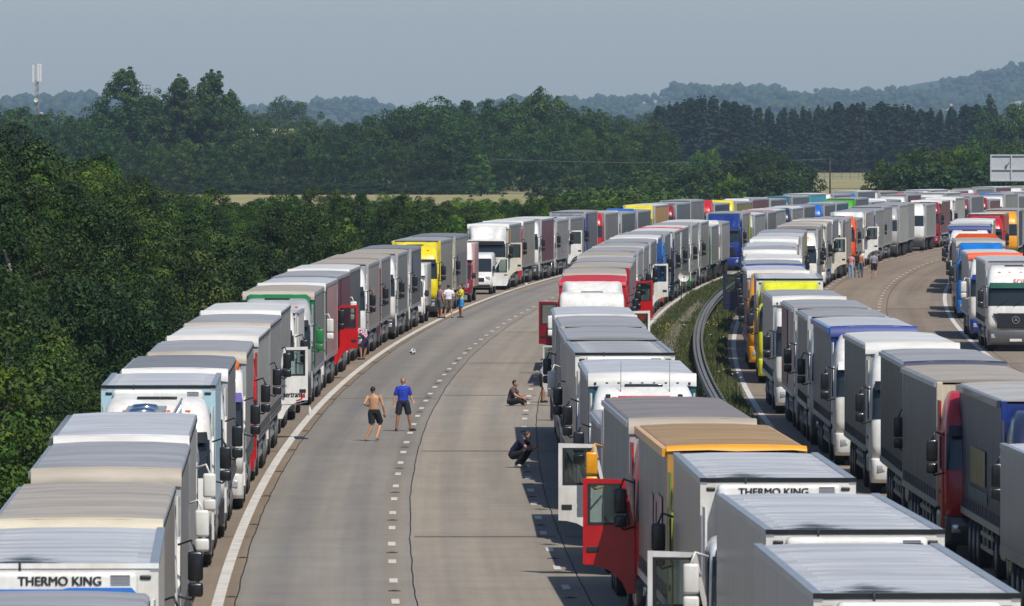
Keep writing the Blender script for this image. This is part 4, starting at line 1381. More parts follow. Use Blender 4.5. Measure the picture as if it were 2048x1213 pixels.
def fridge_body(root, S, y0, L, H, lod):
    W = 1.29
    z0 = 1.1
    sc_ = C(S['side'])
    tr = obj('trailer_body', cached(('fridge_body', L, H), 'insulated_panel', lambda b: b.rbox(-W, W, 0, L, z0, H - .03, .02, 1)), root, (0, y0, 0), col=sc_)
    fr = C(S.get('front', 'white'))
    def post(b):
        b.box(-W - .004, W + .004, -.03, -.002, z0, H - .06)
    obj('front_wall', cached(('front_wall', L, H), 'paint', post), tr, col=fr)
    obj('roof', cached(('froof', L, H, bool(S.get('soot'))), 'fridge_roof' if S.get('soot') else 'roof_sheet', roof_mesh(L, H - .0, W - .05, False, .012)), tr, col=C(S.get('roof', 'lightroof')))
    seams = cached(('roof_seam', L, H), 'seam_grey', lambda b: [b.box(-W + .3, W - .3, y, y + .016, H - .03, H + .0145) for y in [.9 + k * 1.15 for k in range(int((L - 1) / 1.15))]])
    obj('roof_seams', seams, tr, kind='stuff')
    obj('edge_rail', cached(('edge_rail', L, H), 'aluminium', lambda b: ([b.box(*sorted((s * (W - .11), s * (W + .008))), -.035, L + .004, H - .09, H + .012) for s in (-1, 1)])), tr)
    obj('bottom_rail', cached(('frail', L), 'aluminium', lambda b: [b.box(s * W - .01, s * W + .014, 0, L, z0 - .03, z0 + .16) for s in (-1, 1)]), tr)
    obj('front_edge', cached(('front_edge', H), 'paint', lambda b: b.box(-W - .01, W + .01, -.045, .03, H - .05, H + .018)), tr, col=C(S.get('edge', 'black')))
    if lod < 2:
        for s in (-1, 1):
            obj('marker_lamp', cached('oval_lamp', 'black_plastic', lambda b: b.rbox(-.075, .075, -.05, -.02, -.03, .03, .02, 2)), tr, (s * (W - .17), 0, H - .17))
    u = obj('fridge_unit', cached(('fridge_unit', H), 'paint', lambda b: b.rbox(-1.02, 1.02, -.46, -.03, 1.75, H - .075, .09, 3)), tr, col=C(S.get('unit', 'white')))
    if lod < 2:
        obj('unit_grille', cached(('unit_grille', H), 'letter_grey', lambda b: [b.box(.66, .92, -.47, -.455, H - .25 + k * .03, H - .235 + k * .03) for k in range(5)]), u)
        if S.get('brand'):
            obj('lettering', text_mesh('THERMO KING', .17, 'letter_black', S.get('brandw', 1.15), 0, .006), u, (S.get('brandx', .0), -.468, H - .255 + S.get('brandz', 0)), (math.pi / 2, 0, 0))
        if S.get('stripe'):
            obj('stripe', cached(('unit_stripe', H, S['stripe'], S.get('stripez', 0)), S['stripe'], lambda b: b.prism([(x_, z_ + S.get('stripez', 0)) for x_, z_ in ((-1.03, H - .375), (1.02, H - .375), (.94, H - .285), (.1, H - .285), (.02, H - .305), (-1.03, H - .305))], 'y', -.475, -.45)), u)
        obj('exhaust', cached(('exhaust', H), 'chassis_black', lambda b: b.tube([(-.55, -.2, H - .14), (-.55, -.22, H + .035)], .018, 8)), u)
    return tr
def tank_body(root, S, y0, L, H, lod):
    R = 1.12
    zc = H - R - .12
    def tk(b):
        pr = [(.02, -.32), (.4, -.3), (.8, -.2), (1.02, -.06), (R, .1)] + [(R * (1.006 if k % 2 else 1.0), .1 + (L - .2) * k / 12) for k in range(1, 12)] + [(R, L - .1), (1.02, L + .06), (.8, L + .2), (.02, L + .3)]
        b.lathe(pr, 36, 'y', (0, .3, zc))
    tr = obj('tank', cached(('tank', L, H), 'polished_metal', tk), root, (0, y0, 0))
    for k in range(4):
        obj('tank_band', cached(('tank_band', H), 'aluminium', lambda b: b.lathe([(R + .004, -.05), (R + .016, -.05), (R + .016, .05), (R + .004, .05)], 36, 'y', (0, 0, zc))), tr, (0, 1.0 + k * (L - 1.4) / 3, 0))
    obj('walkway', cached(('walkway', L, H), 'aluminium', lambda b: (b.box(-.42, .42, .5, L - .3, zc + R + .02, zc + R + .06), [b.box(-.42, .42, .6 + k * .35, .68 + k * .35, zc + R + .06, zc + R + .085) for k in range(int((L - 1) / .35))])), tr)
    for y in (2.2, 5.0, 8.0):
        obj('manhole', cached(('manhole', H), 'polished_metal', lambda b: b.lathe([(.3, zc + R), (.3, zc + R + .16), (.24, zc + R + .2), (.02, zc + R + .22)], 20, 'z')), tr, (0, y, 0))
    obj('hand_rail', cached(('hand_rail', L, H), 'aluminium', lambda b: (b.tube([(.75, .6, zc + R + .22), (.75, L - .4, zc + R + .22)], .025, 6), [b.tube([(.75, .7 + k * 1.3, zc + R * .7), (.75, .7 + k * 1.3, zc + R + .22)], .02, 5) for k in range(int((L - 1) / 1.3))])), tr)
    obj('lettering', text_mesh('CARGO', .5, 'letter_red') if False else cached('tank_stripe', 'letter_red', lambda b: [b.prism([(.6 + k * .35, zc + .15), (.82 + k * .35, zc + .15), (.9 + k * .35, zc + .5), (.68 + k * .35, zc + .5)], 'x', R + .0, R + .012) for k in range(4)]), tr)
    return tr
def tipper_body(root, S, y0, L, H, lod):
    c_ = C(S['side'])
    def tub(b):
        for s in (-1, 1):
            b.prism([(s * 1.1, 1.3), (s * 1.27, H - .25), (s * 1.27, H), (s * 1.2, H), (s * 1.02, 1.36)] if s > 0 else [(-1.02, 1.36), (-1.2, H), (-1.27, H), (-1.27, H - .25), (-1.1, 1.3)], 'y', 0, L)
            for k in range(8):
                y = .3 + k * (L - .6) / 7
                b.box(*sorted((s * 1.14, s * 1.29)), y - .05, y + .05, 1.5, H - .1)
        b.box(-1.1, 1.1, 0, L, 1.22, 1.32)
        b.prism([(-1.1, 1.3), (1.1, 1.3), (1.24, H + .05), (.95, H + .32), (-.95, H + .32), (-1.24, H + .05)], 'y', -.06, 0)
        b.box(-1.2, 1.2, L, L + .06, 1.3, H - .1)
    tr = obj('tipper_tub', cached(('tipper_tub', L, H), 'paint', tub), root, (0, y0, 0), col=c_)
    obj('load_sheet', cached(('load_sheet', L, H), 'roof_sheet', roof_mesh(L, H - .05, 1.18, True)), tr, col=C(S.get('roof', 'dgrey')))
    return tr

QUEUE = {1: 'the tree-side queue', 2: 'the grass-side queue', 3: 'the barrier-side queue', 4: 'the sign-side queue'}
GROUP = {1: 'lorries on the shoulder beside the trees', 2: 'lorries along the grassy reserve', 3: 'lorries behind the crash barrier', 4: 'lorries on the outer shoulder'}
CENT = {1: -1.62, 2: 9.68, 3: 17.75, 4: 28.0}
COUNT = {1: 0, 2: 0, 3: 0, 4: 0}
def ordinal(n):
    return '%d%s' % (n, 'th' if 10 <= n % 100 <= 20 else {1: 'st', 2: 'nd', 3: 'rd'}.get(n % 10, 'th'))
VRND = random.Random(21)
def lorry(row, Y, cab, side='grey', roof='greyroof', body='curtain', desc=None, L=13.6, H=4.0, **S):
    COUNT[row] += 1
    S.update(cab=cab, side=side, roof=roof)
    lod = S.get('lod', 0 if Y < 300 else (1 if Y < 600 else 2))
    S['vis'] = {1: 1, 2: -1, 3: -1, 4: -1}[row]
    if row == 2 and Y > 380:
        S['vis'] = 1
    if row == 3 and Y > 560:
        S['vis'] = 1
    e = bpy.data.objects.new(S.get('name', {'curtain': 'curtainside_lorry', 'fridge': 'refrigerated_lorry', 'tank': 'tanker_lorry', 'tipper': 'tipper_lorry', 'flat': 'flatbed_lorry'}[body]), None)
    COL.objects.link(e)
    far_ = min(1.0, max(0.0, (Y - 560) / 150))
    s = CENT[row] + S.get('ds', 0) + VRND.uniform(-.09, .09) * (1 + 2.6 * far_)
    if Y > 600 and body == 'curtain' and H == 4.0:
        H, L = VRND.choice([4.0, 4.0, 3.9, 3.75, 3.6]), VRND.choice([13.6, 13.6, 13.0, 12.2, 11.0])
    p_ = RP(Y, s)
    pe = RP(Y + 13, s + VRND.uniform(-.08, .08))
    e.location = p_
    e.rotation_euler = (math.atan2(pe.z - p_.z, 13), 0, math.atan2(-(pe.x - p_.x), pe.y - p_.y))
    names = {'curtain': 'curtain-sided lorry', 'fridge': 'refrigerated lorry', 'tank': 'tanker', 'tipper': 'tipper lorry', 'flat': 'flatbed lorry'}
    CN = {'offwhite': 'white', 'lgrey': 'light grey', 'mgrey': 'grey', 'dgrey': 'dark grey', 'warmgrey': 'grey', 'charcoal': 'charcoal', 'dred': 'dark red', 'bblue': 'bright blue', 'royal': 'royal blue', 'lblue': 'pale blue', 'ylime': 'yellow', 'brightgreen': 'bright green', 'slate': 'slate grey'}
    nm = lambda k: CN.get(k, k) if isinstance(k, str) else 'pale'
    if desc is None:
        desc = '%s %s with %s cab' % (nm(side), names[body], nm(cab))
    lab = '%s, %s in %s' % (desc, ordinal(COUNT[row]), QUEUE[row]) if not S.get('full') else desc
    thing(e, lab, 'lorry', GROUP[row])
    tractor(e, S, lod)
    y0 = S.get('gap', 2.75)
    if S.get('rigid'):
        wheels(e, y0 + L * .66, True, lod)
        obj('rigid_chassis', cached(('rigid_chassis', L), 'chassis_black', lambda b: (b.box(-.45, -.33, .5, y0 + L, .75, 1.05), b.box(.33, .45, .5, y0 + L, .75, 1.05), b.box(-1.1, 1.1, y0 + L * .66 - .07, y0 + L * .66 + .07, .4, .6))), e)
    else:
        wheels(e, 4.95, True, lod)
        trailer_gear(e, S, y0, L, lod)
    {'curtain': curtain_body, 'fridge': fridge_body, 'tank': tank_body, 'tipper': tipper_body, 'flat': tipper_body}[body](e, S, y0, L, H, lod)
    return e

# ---- vans
VAN = [(.42, .05, .95, .22), (.6, .0, .98, .24), (.85, .02, .99, .25), (1.05, .12, .99, .28), (1.16, .38, .985, .3), (1.28, .80, .98, .3), (1.6, 1.10, .97, .3), (1.95, 1.42, .95, .3), (2.2, 1.70, .92, .3), (2.38, 2.05, .88, .3), (2.44, 2.6, .8, .28)]
def van(row, Y, col, desc, L=5.6, open_='', ds=0.0, box=None, zs=1.0):
    e = bpy.data.objects.new('delivery_van' if not box else 'box_van', None)
    COL.objects.link(e)
    s = CENT[row] + ds
    e.location = RP(Y, s)
    e.rotation_euler = (0, 0, -math.atan(float(Ls(Y + 3))))
    thing(e, desc, 'van')
    yb = L if not box else 2.9
    def ring(z, grow):
        for a, b in zip(VAN, VAN[1:]):
            if a[0] <= z <= b[0]:
                t = (z - a[0]) / (b[0] - a[0]); v = [a[i] + (b[i] - a[i]) * t for i in range(4)]
                return plan_ring(z, v[1], v[2], v[3], yb, .05, grow=grow)
    def body(b):
        rings = [plan_ring(z, yf, w, r, yb, .05) for z, yf, w, r in VAN]
        b.loft(rings, cap_top=True, cap_bottom=True)
        n = len(rings[0]); o = len(b.v) - n * len(rings)
        b.f.append(tuple([o + i * n for i in range(len(rings))] + [o + i * n + n - 1 for i in range(len(rings) - 1, -1, -1)])); b.sm.append(False)
    vb = obj('van_body', cached(('van_body', yb), 'paint', body), e, col=C(col), scale=(1, 1, zs))
    obj('windscreen', cached(('van_screen', yb), 'dark_glass', lambda b: b.loft([ring(z, .012)[4:15] for z in (1.34, 1.6, 1.9, 2.12)])), vb)
    obj('grille', cached('van_grille', 'black_plastic', lambda b: (b.rbox(-.55, .55, -.07, .06, .78, 1.0, .03), b.rbox(-.9, .9, -.06, .1, .44, .6, .03))), vb)
    for sd in (-1, 1):
        obj('headlight', cached('van_lamp', 'lamp_lens', lambda b: b.rbox(-.14, .14, .02, .16, -.12, .12, .04)), vb, (sd * .76, .02, .95))
        nm = 'L' if sd < 0 else 'R'
        dp = [(0, .5), (.9, .5), (1.0, .7), (1.0, 1.28), (.0, 1.28)]
        wp_ = [(.0, 1.28), (.06, 1.28), (.5, 2.08), (.94, 2.08), (.94, 1.28), (1.0, 1.28), (1.0, 2.14), (.46, 2.14)]
        x0, x1 = sorted((0, sd * .05))
        dm = cached(('van_door', sd), 'paint', lambda b: (b.prism(dp, 'x', x0, x1), b.prism([(0, 1.28), (.06, 1.28), (.52, 2.08), (.46, 2.14)], 'x', x0, x1), b.prism([(.46, 2.14), (.52, 2.08), (1.0, 2.08), (1.0, 2.14)], 'x', x0, x1), b.prism([(.94, 1.28), (1.0, 1.28), (1.0, 2.08), (.94, 2.08)], 'x', x0, x1)))
        isop = nm in open_
        d = obj('door', dm, e, (sd * .965, 1.15, 0), (0, 0, -sd * math.radians(66) if isop else 0), col=C(col))
        obj('door_window', cached(('van_window', sd, isop), 'clear_glass' if isop else 'dark_glass', lambda b: b.prism([(.06, 1.28), (.94, 1.28), (.94, 2.08), (.5, 2.08)], 'x', sd * .025 - .004, sd * .025 + .004)), d)
        obj('door_handle', cached(('van_handle', sd), 'black_plastic', lambda b: b.rbox(*sorted((sd * .045, sd * .07)), .75, .95, 1.12, 1.18, .008, 1)), d)
        obj('mirror', cached(('van_mirror', sd), 'black_plastic', lambda b: b.rbox(*sorted((sd * .06, sd * .26)), -.02, .1, 1.35, 1.68, .03)), d)
        if not box:
            obj('side_trim', cached(('van_trim', sd, L), 'black_plastic', lambda b: b.rbox(*sorted((sd * .985, sd * 1.02)), 2.3, L - .1, .6, .78, .01, 1)), e)
        for y in (1.0, L - 1.3):
            o = obj('wheel', cached('van_tyre', 'rubber', lambda b: b.lathe([(.2, -.11), (.32, -.11), (.345, -.07), (.345, .07), (.32, .11), (.2, .11)], 22)), e, (sd * .88, y, .345))
            obj('rim', cached(('van_rim', sd), 'wheel_steel', lambda b: b.lathe([(.205, sd * .112), (.17, sd * .08), (.05, sd * .11)], 16)), o)
    if box:
        H, bc = box
        obj('box_body', cached(('van_box', L, H), 'insulated_panel', lambda b: b.rbox(-1.1, 1.1, 2.55, L, .85, H, .04, 2)), e, col=C(bc))
        obj('roof_pod', cached(('van_pod', H), 'paint', lambda b: b.loft([[(-1.0, 2.55 - t * .9, 2.4), (-.9, 2.55 - t * .8, 2.4 + (H - 2.4) * (1 - t)), (.9, 2.55 - t * .8, 2.4 + (H - 2.4) * (1 - t)), (1.0, 2.55 - t * .9, 2.4)] for t in (0, .25, .5, .75, 1)][::-1])), e, col=C('white'))
    return e

# ------------------------------------------------------------------ queue on the shoulder beside the trees, from the camera outwards
lorry(1, 100.9, 'white', 'grey', 'greyroof', lip='beigeroof', desc='grey-roofed curtain-sided lorry with only its rear roof showing')
lorry(1, 121.9, 'white', 'offwhite', 'lightroof', 'fridge', L=11.5, H=4.0, style='lo', soot=True, brand=True, brandx=-.02, brandw=1.1, stripe='blue_stripe', edge='white', desc='white refrigerated lorry with blue stripe on its fridge unit')
lorry(1, 138.0, 'white', 'warmgrey', 'beigeroof', L=14.8, H=3.92, lip='cream', desc='curtain-sided lorry with ribbed, dirt-browned roof and cream lip', mirror='black', dots=False)
lorry(1, 157.0, 'white', 'grey', 'greyroof', L=13.4, lip='beigeroof', dots=False, desc='grey curtain-sided lorry with crumpled beige roof lip')
lorry(1, 174.0, 'white', 'lgrey', 'lightroof', L=14.4, lip='whiteroof', dots=False, rail='dgrey', mirror='white', desc='silver-roofed lorry with dark grey roof edges')
lorry(1, 192.6, 'white', 'silver', 'lightroof', 'tank', L=11.6, H=3.75, style='lo', mirror='white', desc='polished silver tanker with white cab and roof walkway')
lorry(1, 208.9, 'white', 'lblue', 'lightroof', 'fridge', L=11.0, front='lblue', unit='white', desc='pale blue box lorry with white high-roofed cab')
lorry(1, 223.6, 'white', 'mgrey', 'darkroof', L=13.3, lip='whiteroof', dots=False, desc='dark-roofed curtain-sided lorry tight behind the pale blue box')
lorry(1, 240.7, 'white', 'grey', 'greyroof', lip='beigeroof', dots=False, style='box', visor=rgb(96, 84, 160), beacon=True, mirror='black', bumper='white', ds=.25, desc='white lorry with purple sun visor and amber beacon')
lorry(1, 259.8, 'red', 'lgrey', 'whiteroof', lip='whiteroof', bumper='red', ds=.02, desc='red-cabbed lorry with white eyelet roof lip')
lorry(1, 277.0, 'white', 'grey', 'greyroof', lip='beigeroof', bumper='white', desc='white-cabbed grey lorry with beige eyelet roof lip')
lorry(1, 296.6, 'white', 'grey', 'whiteroof', lip='whiteroof', front='red', open='R', angle=64, doortext='sertrans', bumper='white', mirror='black', desc='white lorry with red front wall and open lettered door')
lorry(1, 315.0, 'white', 'white', 'lightroof', 'fridge', L=9.0, H=3.55, rigid=True, style='hi', desc='short white box lorry with rounded cab')
lorry(1, 332.0, 'silver', 'mgrey', 'beigeroof', lip='beigeroof', front='green', mirror='green', bumper='charcoal', deflector='green', desc='silver-cabbed lorry with green mirrors and sandy roof', panel=[('teal', .0, .10, 1.3, 3.8)])
lorry(1, 350.2, 'white', 'pink', 'lightroof', lip='whiteroof', mirror='white', bumper='white', panel=[('navy', .0, .09, 1.3, 3.8)], desc='white-cabbed lorry with big white mirrors and rosy grey curtains')
lorry(1, 367.5, 'red', 'maroon', 'greyroof', front='mgrey', open='R', angle=62, bumper='red', panel=[('maroon', .3, .98, 1.25, 3.8)], desc='bright red lorry with its door swung wide open', ds=-.1)
lorry(1, 385.5, 'white', 'dgrey', 'whiteroof', lip='whiteroof', front='charcoal', mirror='white', bumper='white', desc='dark grey curtain-sided lorry with white mirrors', ds=-.25)
lorry(1, 402.5, 'white', 'warmgrey', 'beigeroof', panel=[('pink', .1, .5, 2.0, 2.9)], desc='warm grey lorry with faded pink lettering patch')
lorry(1, 419.5, 'dred', 'mgrey', 'beigeroof', desc='plain grey lorry with dark red cab')
lorry(1, 436.4, 'white', 'mgrey', 'beigeroof', desc='mid grey lorry with sandy roof before the yellow cab')
lorry(1, 453.3, 'white', 'dgrey', 'darkroof', panel=[('slate', .1, .95, 2.4, 3.6)], desc='dark grey lorry with bluish panel ahead of the box van')
van(1, 472.6, 'white', 'white box van tucked between grey lorries ahead of the yellow cab', L=7.2, ds=.25, box=(3.0, 'lgrey'))
lorry(1, 488.0, 'yellow', 'warmgrey', 'greyroof', front='yellow', deflector='yellow', style='hi', bumper='charcoal', desc='bright yellow-cabbed lorry')
lorry(1, 507.0, 'white', 'warmgrey', 'darkroof', panel=[('mgrey', .2, .9, 1.3, 3.0)], desc='weathered grey lorry with white corner post')
van(1, 530.0, 'dred', 'dark red van with white roof pod facing the three standing men', L=7.4, ds=.25, box=(3.35, 'pink'))
van(1, 556.0, 'white', 'white van with black side trim and its front door open', L=5.9, open_='R', ds=.2)
lorry(1, 571.4, 'offwhite', 'mgrey', 'lightroof', lip='whiteroof', open='R', angle=62, lod=1, deflector='white', style='lo', bumper='offwhite', panel=[('amber', .02, .12, 1.3, 3.8)], desc='cream-white lorry with open door and amber stripe behind it')
lorry(1, 590.0, 'red', 'warmgrey', 'whiteroof', lip='whiteroof', lod=1, bumper='red', desc='red-cabbed lorry behind the cream-white one')
lorry(1, 607.0, 'white', 'maroon', 'whiteroof', lod=1, desc='maroon curtain-sided lorry')
lorry(1, 624.0, 'white', 'grey', 'greyroof', lod=1, sidetext=[('A 505', .45, 2.2, .55, 'letter_grey'), ('06 30 25', .5, 1.6, .5, 'letter_grey')], desc='grey lorry with faded grey lettering on its curtain')
lorry(1, 641.0, 'white', 'mgrey', 'greyroof', lod=1, open='R', desc='grey lorry with its white door standing open')
lorry(1, 658.0, 'royal', 'slate', 'greyroof', lod=1, panel=[('royal', .0, .2, 1.3, 3.8)], desc='slate and royal blue lorry')
lorry(1, 676.0, 'red', 'mgrey', 'beigeroof')
lorry(1, 694.0, 'white', 'dgrey', 'greyroof')
lorry(1, 712.0, 'blue', 'dgrey', 'greyroof', style='hi')
lorry(1, 730.0, 'yellow', 'ochre', 'whiteroof', deflector='yellow')
lorry(1, 747.0, 'dred', 'slate', 'greyroof')
lorry(1, 764.0, 'bblue', 'mgrey', 'greyroof')
lorry(1, 781.0, 'red', 'navy', 'beigeroof', deflector='red')
lorry(1, 798.0, 'yellow', 'olive', 'greyroof')
lorry(1, 815.0, 'white', 'maroon', 'greyroof')
lorry(1, 832.0, 'white', 'dgrey', 'greyroof')
lorry(1, 849.0, 'teal', 'slate', 'greyroof')
lorry(1, 866.0, 'white', 'cyan', 'whiteroof', front='cyan', desc='white-roofed lorry with turquoise sides')
far_side = ['mgrey', 'slate', 'dgrey', 'grey', 'navy', 'red', 'mgrey', 'maroon', 'grey', 'amber', 'white', 'ochre', 'slate', 'dred']
yy, k = 883.0, 0
while yy < 1040:
    lorry(1, yy, ['white', 'blue', 'white', 'red', 'white', 'yellow'][k % 6], far_side[k % len(far_side)], ['greyroof', 'whiteroof', 'beigeroof'][k % 3])
    yy += 17.0 + (k * 7 % 5) * .6; k += 1

# ------------------------------------------------------------------ queue along the grassy reserve
lorry(2, 113.6, 'white', 'silver', 'lightroof', 'fridge', L=14.2, style='lo', soot=True, desc='silver refrigerated lorry, sooty-roofed, with white fridge unit', ds=-.5)
lorry(2, 132.2, 'white', 'lgrey', 'lightroof', 'fridge', L=13.6, style='lo', soot=True, stripe='navy_paint', desc='refrigerated lorry with white roof and navy fridge stripe', stripez=.12)
lorry(2, 152.3, 'white', 'warmgrey', 'lightroof', 'fridge', L=12.4, style='lo', soot=True, brand=True, brandx=-.1, open='L', angle=72, mirror='white', desc='refrigerated lorry with black-lettered fridge unit and open white door')
lorry(2, 168.0, 'lime', 'warmgrey', 'tan', L=13.0, panel=[('pink', .15, .32, 2.0, 3.0), ('pink', .36, .42, 2.1, 2.8), ('pink', .46, .56, 2.2, 2.9)], lip='amber', lipd=.08, dots=False, rail='amber', mirror='black', front='ochre', desc='lime-green-cabbed lorry with tan roof and amber front edge')
lorry(2, 184.4, 'red', 'mgrey', 'brownroof', L=15.2, lip='beigeroof', dots=False, open='L', angle=84, bumper='charcoal', desc='red-cabbed lorry with brown roof and open red door')
lorry(2, 205.2, 'white', 'mgrey', 'greyroof', L=9.2, H=3.3, style='lo', rigid=True, open='L', angle=86, mirror='amber', desc='low lorry with amber mirror and wide-open white door')
lorry(2, 219.2, 'white', 'grey', 'lightroof', lip='whiteroof', style='hi', horn_bar=True, antenna=True, bumper='white', front='teal', visor='white', desc='white high-cab lorry with red lamp bar and twin antennas')
lorry(2, 239.8, 'white', 'grey', 'greyroof', 'fridge', L=13.8, desc='grey box lorry with white front wall and marker lamps')
lorry(2, 257.3, 'navy', 'lgrey', 'greyroof', L=13.4, front='navy', desc='navy-cabbed lorry with plain light grey roof')
lorry(2, 274.3, 'white', 'mgrey', 'greyroof', L=13.4, mirror='white', desc='grey curtain-sided lorry level with the seated man')
lorry(2, 289.5, 'white', 'lgrey', 'lightroof', L=13.4, lip='whiteroof', dots=False, desc='pale-roofed lorry with white front lip ahead of the red one')
van(2, 330.5, 'white', 'white van with open door and a man leaning in', L=5.6, open_='L', ds=.15)
lorry(2, 356.0, 'white', 'red', 'red', front='red', lip='red', lipd=.2, dots=False, style='box', deflector='white', open='R', bumper='white', mirror='white', visor='white', desc='red trailer lorry with white cab and winged roof deflector')
lorry(2, 375.0, 'dred', 'warmgrey', 'beigeroof', lip='beigeroof', dots=False, open='L', angle=74, desc='beige-roofed lorry with dark red open door')
lorry(2, 392.3, 'red', 'grey', 'beigeroof', front='red', desc='red-fronted lorry with beige roof')
lorry(2, 409.3, 'red', 'grey', 'greyroof', front='red', desc='grey-roofed lorry with red corner stripe')
lorry(2, 427.0, 'red', 'grey', 'beigeroof', lip='beigeroof', open='R', angle=66, bumper='red', desc='red lorry with open red door over the reserve')
lorry(2, 445.0, 'white', 'lgrey', 'greyroof', desc='light grey lorry with plain roof')
lorry(2, 462.0, 'white', 'grey', 'greyroof', lip='beigeroof', desc='grey lorry with eyelet front lip')
lorry(2, 481.5, 'white', 'mgrey', 'greyroof', open='R', angle=66, bumper='white', desc='white-cabbed lorry with open door above the verge')
lorry(2, 499.5, 'blue', 'blue', 'whiteroof', lip='whiteroof', dots=False, front='blue', bumper='charcoal', desc='blue lorry with white-edged blue front wall')
lorry(2, 516.5, 'bblue', 'mgrey', 'greyroof', bumper='orange', panel=[('blue', .0, .12, 1.3, 3.8)], desc='bright blue-cabbed lorry with orange bumper')
lorry(2, 533.5, 'navy', 'grey', 'whiteroof', deflector='white', style='lo', bumper='navy', desc='navy lorry with white roof deflector beside the satellite dish')
lorry(2, 551.0, 'white', 'mgrey', 'whiteroof', lip='red', lipd=.2, dots=False, desc='grey lorry with dark red front edge')
lorry(2, 568.0, 'white', 'lgrey', 'greyroof', bumper='green', desc='light grey lorry with green lower cab')
lorry(2, 586.0, 'white', 'warmgrey', 'whiteroof', desc='cream-grey lorry with white roof')
lorry(2, 603.0, 'green', 'grey', 'whiteroof')
lorry(2, 621.0, 'white', 'lgrey', 'greyroof')
lorry(2, 650.0, 'royal', 'warmgrey', 'greyroof', deflector='royal', style='lo', lod=1, face=True, bumper='royal', visor='navy', panel=[('ylime', .78, .98, 1.3, 3.8)], desc='royal blue lorry showing its whole front')
lorry(2, 668.0, 'white', 'lgrey', 'whiteroof')
lorry(2, 686.0, 'navy', 'mgrey', 'greyroof', face=True)
lorry(2, 703.0, 'orange', 'lgrey', 'whiteroof')
lorry(2, 720.0, 'navy', 'warmgrey', 'whiteroof')
lorry(2, 737.0, 'white', 'dgrey', 'greyroof')
lorry(2, 754.0, 'blue', 'slate', 'darkroof')
lorry(2, 771.0, 'white', 'teal', 'greyroof')
lorry(2, 788.0, 'brightgreen', 'slate', 'greyroof', front='brightgreen', desc='slate lorry with bright green front')
lorry(2, 805.0, 'white', 'blue', 'whiteroof')
lorry(2, 822.0, 'white', 'olive', 'greyroof')
lorry(2, 839.0, 'white', 'maroon', 'greyroof')
lorry(2, 856.0, 'amber', 'mgrey', 'greyroof')
yy, k = 873.0, 0
while yy < 985:
    lorry(2, yy, ['white', 'white', 'red', 'blue'][k % 4], ['lgrey', 'mgrey', 'slate', 'red', 'ochre', 'grey'][k % 6], ['whiteroof', 'greyroof'][k % 2])
    yy += 17.0 + (k * 7 % 5) * .6; k += 1

# ------------------------------------------------------------------ queue behind the crash barrier
lorry(3, 176.5, 'white', 'silver', 'lightroof', 'fridge', L=12.6, H=3.35, ds=-.35, desc='low silver box lorry cut by the edge of the picture')
lorry(3, 198.2, 'navy', 'navy', 'lgrey', L=13.2, rail='navy', front='royal', panel=[('olive', .35, .7, 1.9, 2.7), ('teal', .3, .75, 1.55, 1.8)], desc='navy curtain-sided lorry with pale roof and faded yellow print', ds=.25)
lorry(3, 213.4, 'red', 'dgrey', 'beigeroof', front='cream', mirror='black', desc='grey lorry with red cab and patchy beige roof', ds=-.2)
lorry(3, 230.4, 'dgrey', 'charcoal', 'greyroof', lip='navy', dots=False, desc='dark grey lorry with navy front roof edge')
lorry(3, 251.2, 'white', 'dgrey', 'whiteroof', lip='whiteroof', dots=False, mirror='black', bumper='white', desc='grey lorry with white roof lip and black mirror')
lorry(3, 272.4, 'white', 'mgrey', 'lightroof', rail='blue', front='royal', lip='royal', dots=False, bumper='white', visor='white', desc='blue-edged lorry with white cab', ds=-.15)
lorry(3, 289.4, 'white', 'mgrey', 'greyroof', L=9.8, ds=-.2, desc='mid grey lorry tight behind the blue-edged one')
lorry(3, 303.0, 'white', 'pink', 'greyroof', L=13.0, panel=[('maroon', .5, .98, 1.3, 3.8)], desc='grey and maroon curtained lorry with black mirror', ds=-.25)
lorry(3, 322.0, 'white', 'lgrey', 'greyroof', lip='whiteroof', style='box', bumper='white', mirror='black', lod=0, desc='white boxy-cabbed lorry with light grey roof', ds=-.6)
lorry(3, 361.0, 'ylime', 'lgrey', 'lightroof', 'fridge', unit='ylime', deflector='ylime', style='lo', bumper='ylime', lod=0, desc='lemon-yellow-cabbed lorry', ds=-.5)
lorry(3, 382.0, 'amber', 'grey', 'lightroof', lip='whiteroof', dots=False, style='hi', deflector='amber', bumper='amber', mirror='black', ds=-.6, desc='amber-cabbed lorry')
lorry(3, 400.3, 'royal', 'lgrey', 'greyroof', front='royal', lip='royal', dots=False, desc='lorry with royal blue front roof band', ds=-.5)
lorry(3, 418.0, 'white', 'lgrey', 'whiteroof', lip='whiteroof', dots=False, desc='white-lipped light grey lorry', ds=-.5)
lorry(3, 447.5, 'navy', 'navy', 'greyroof', open='L', angle=80, lip='whiteroof', ds=-.5, desc='navy lorry with dark open door over the barrier')
lorry(3, 465.0, 'white', 'lgrey', 'lightroof', ds=-.5)
lorry(3, 492.5, 'white', 'warmgrey', 'whiteroof', lip='whiteroof', deflector='white', style='lo', desc='grey lorry with white eyelet lip and white deflector', ds=-.5)
lorry(3, 510.0, 'white', 'mgrey', 'lightroof', ds=-.5)
lorry(3, 528.0, 'white', 'olive', 'greyroof', ds=-.5)
lorry(3, 546.0, 'white', 'mgrey', 'brownroof')
lorry(3, 563.0, 'royal', 'warmgrey', 'beigeroof', lip='beigeroof', bumper='royal')
lorry(3, 581.0, 'offwhite', 'grey', 'beigeroof', lip='beigeroof', bumper='white')
lorry(3, 599.0, 'white', 'mgrey', 'greyroof', lip='whiteroof', open='R', doorcol='offwhite', lod=1, bumper='blue', panel=[('blue', .0, .08, 1.3, 3.8)], desc='white lorry with blue trim and open door beside pedestrians')
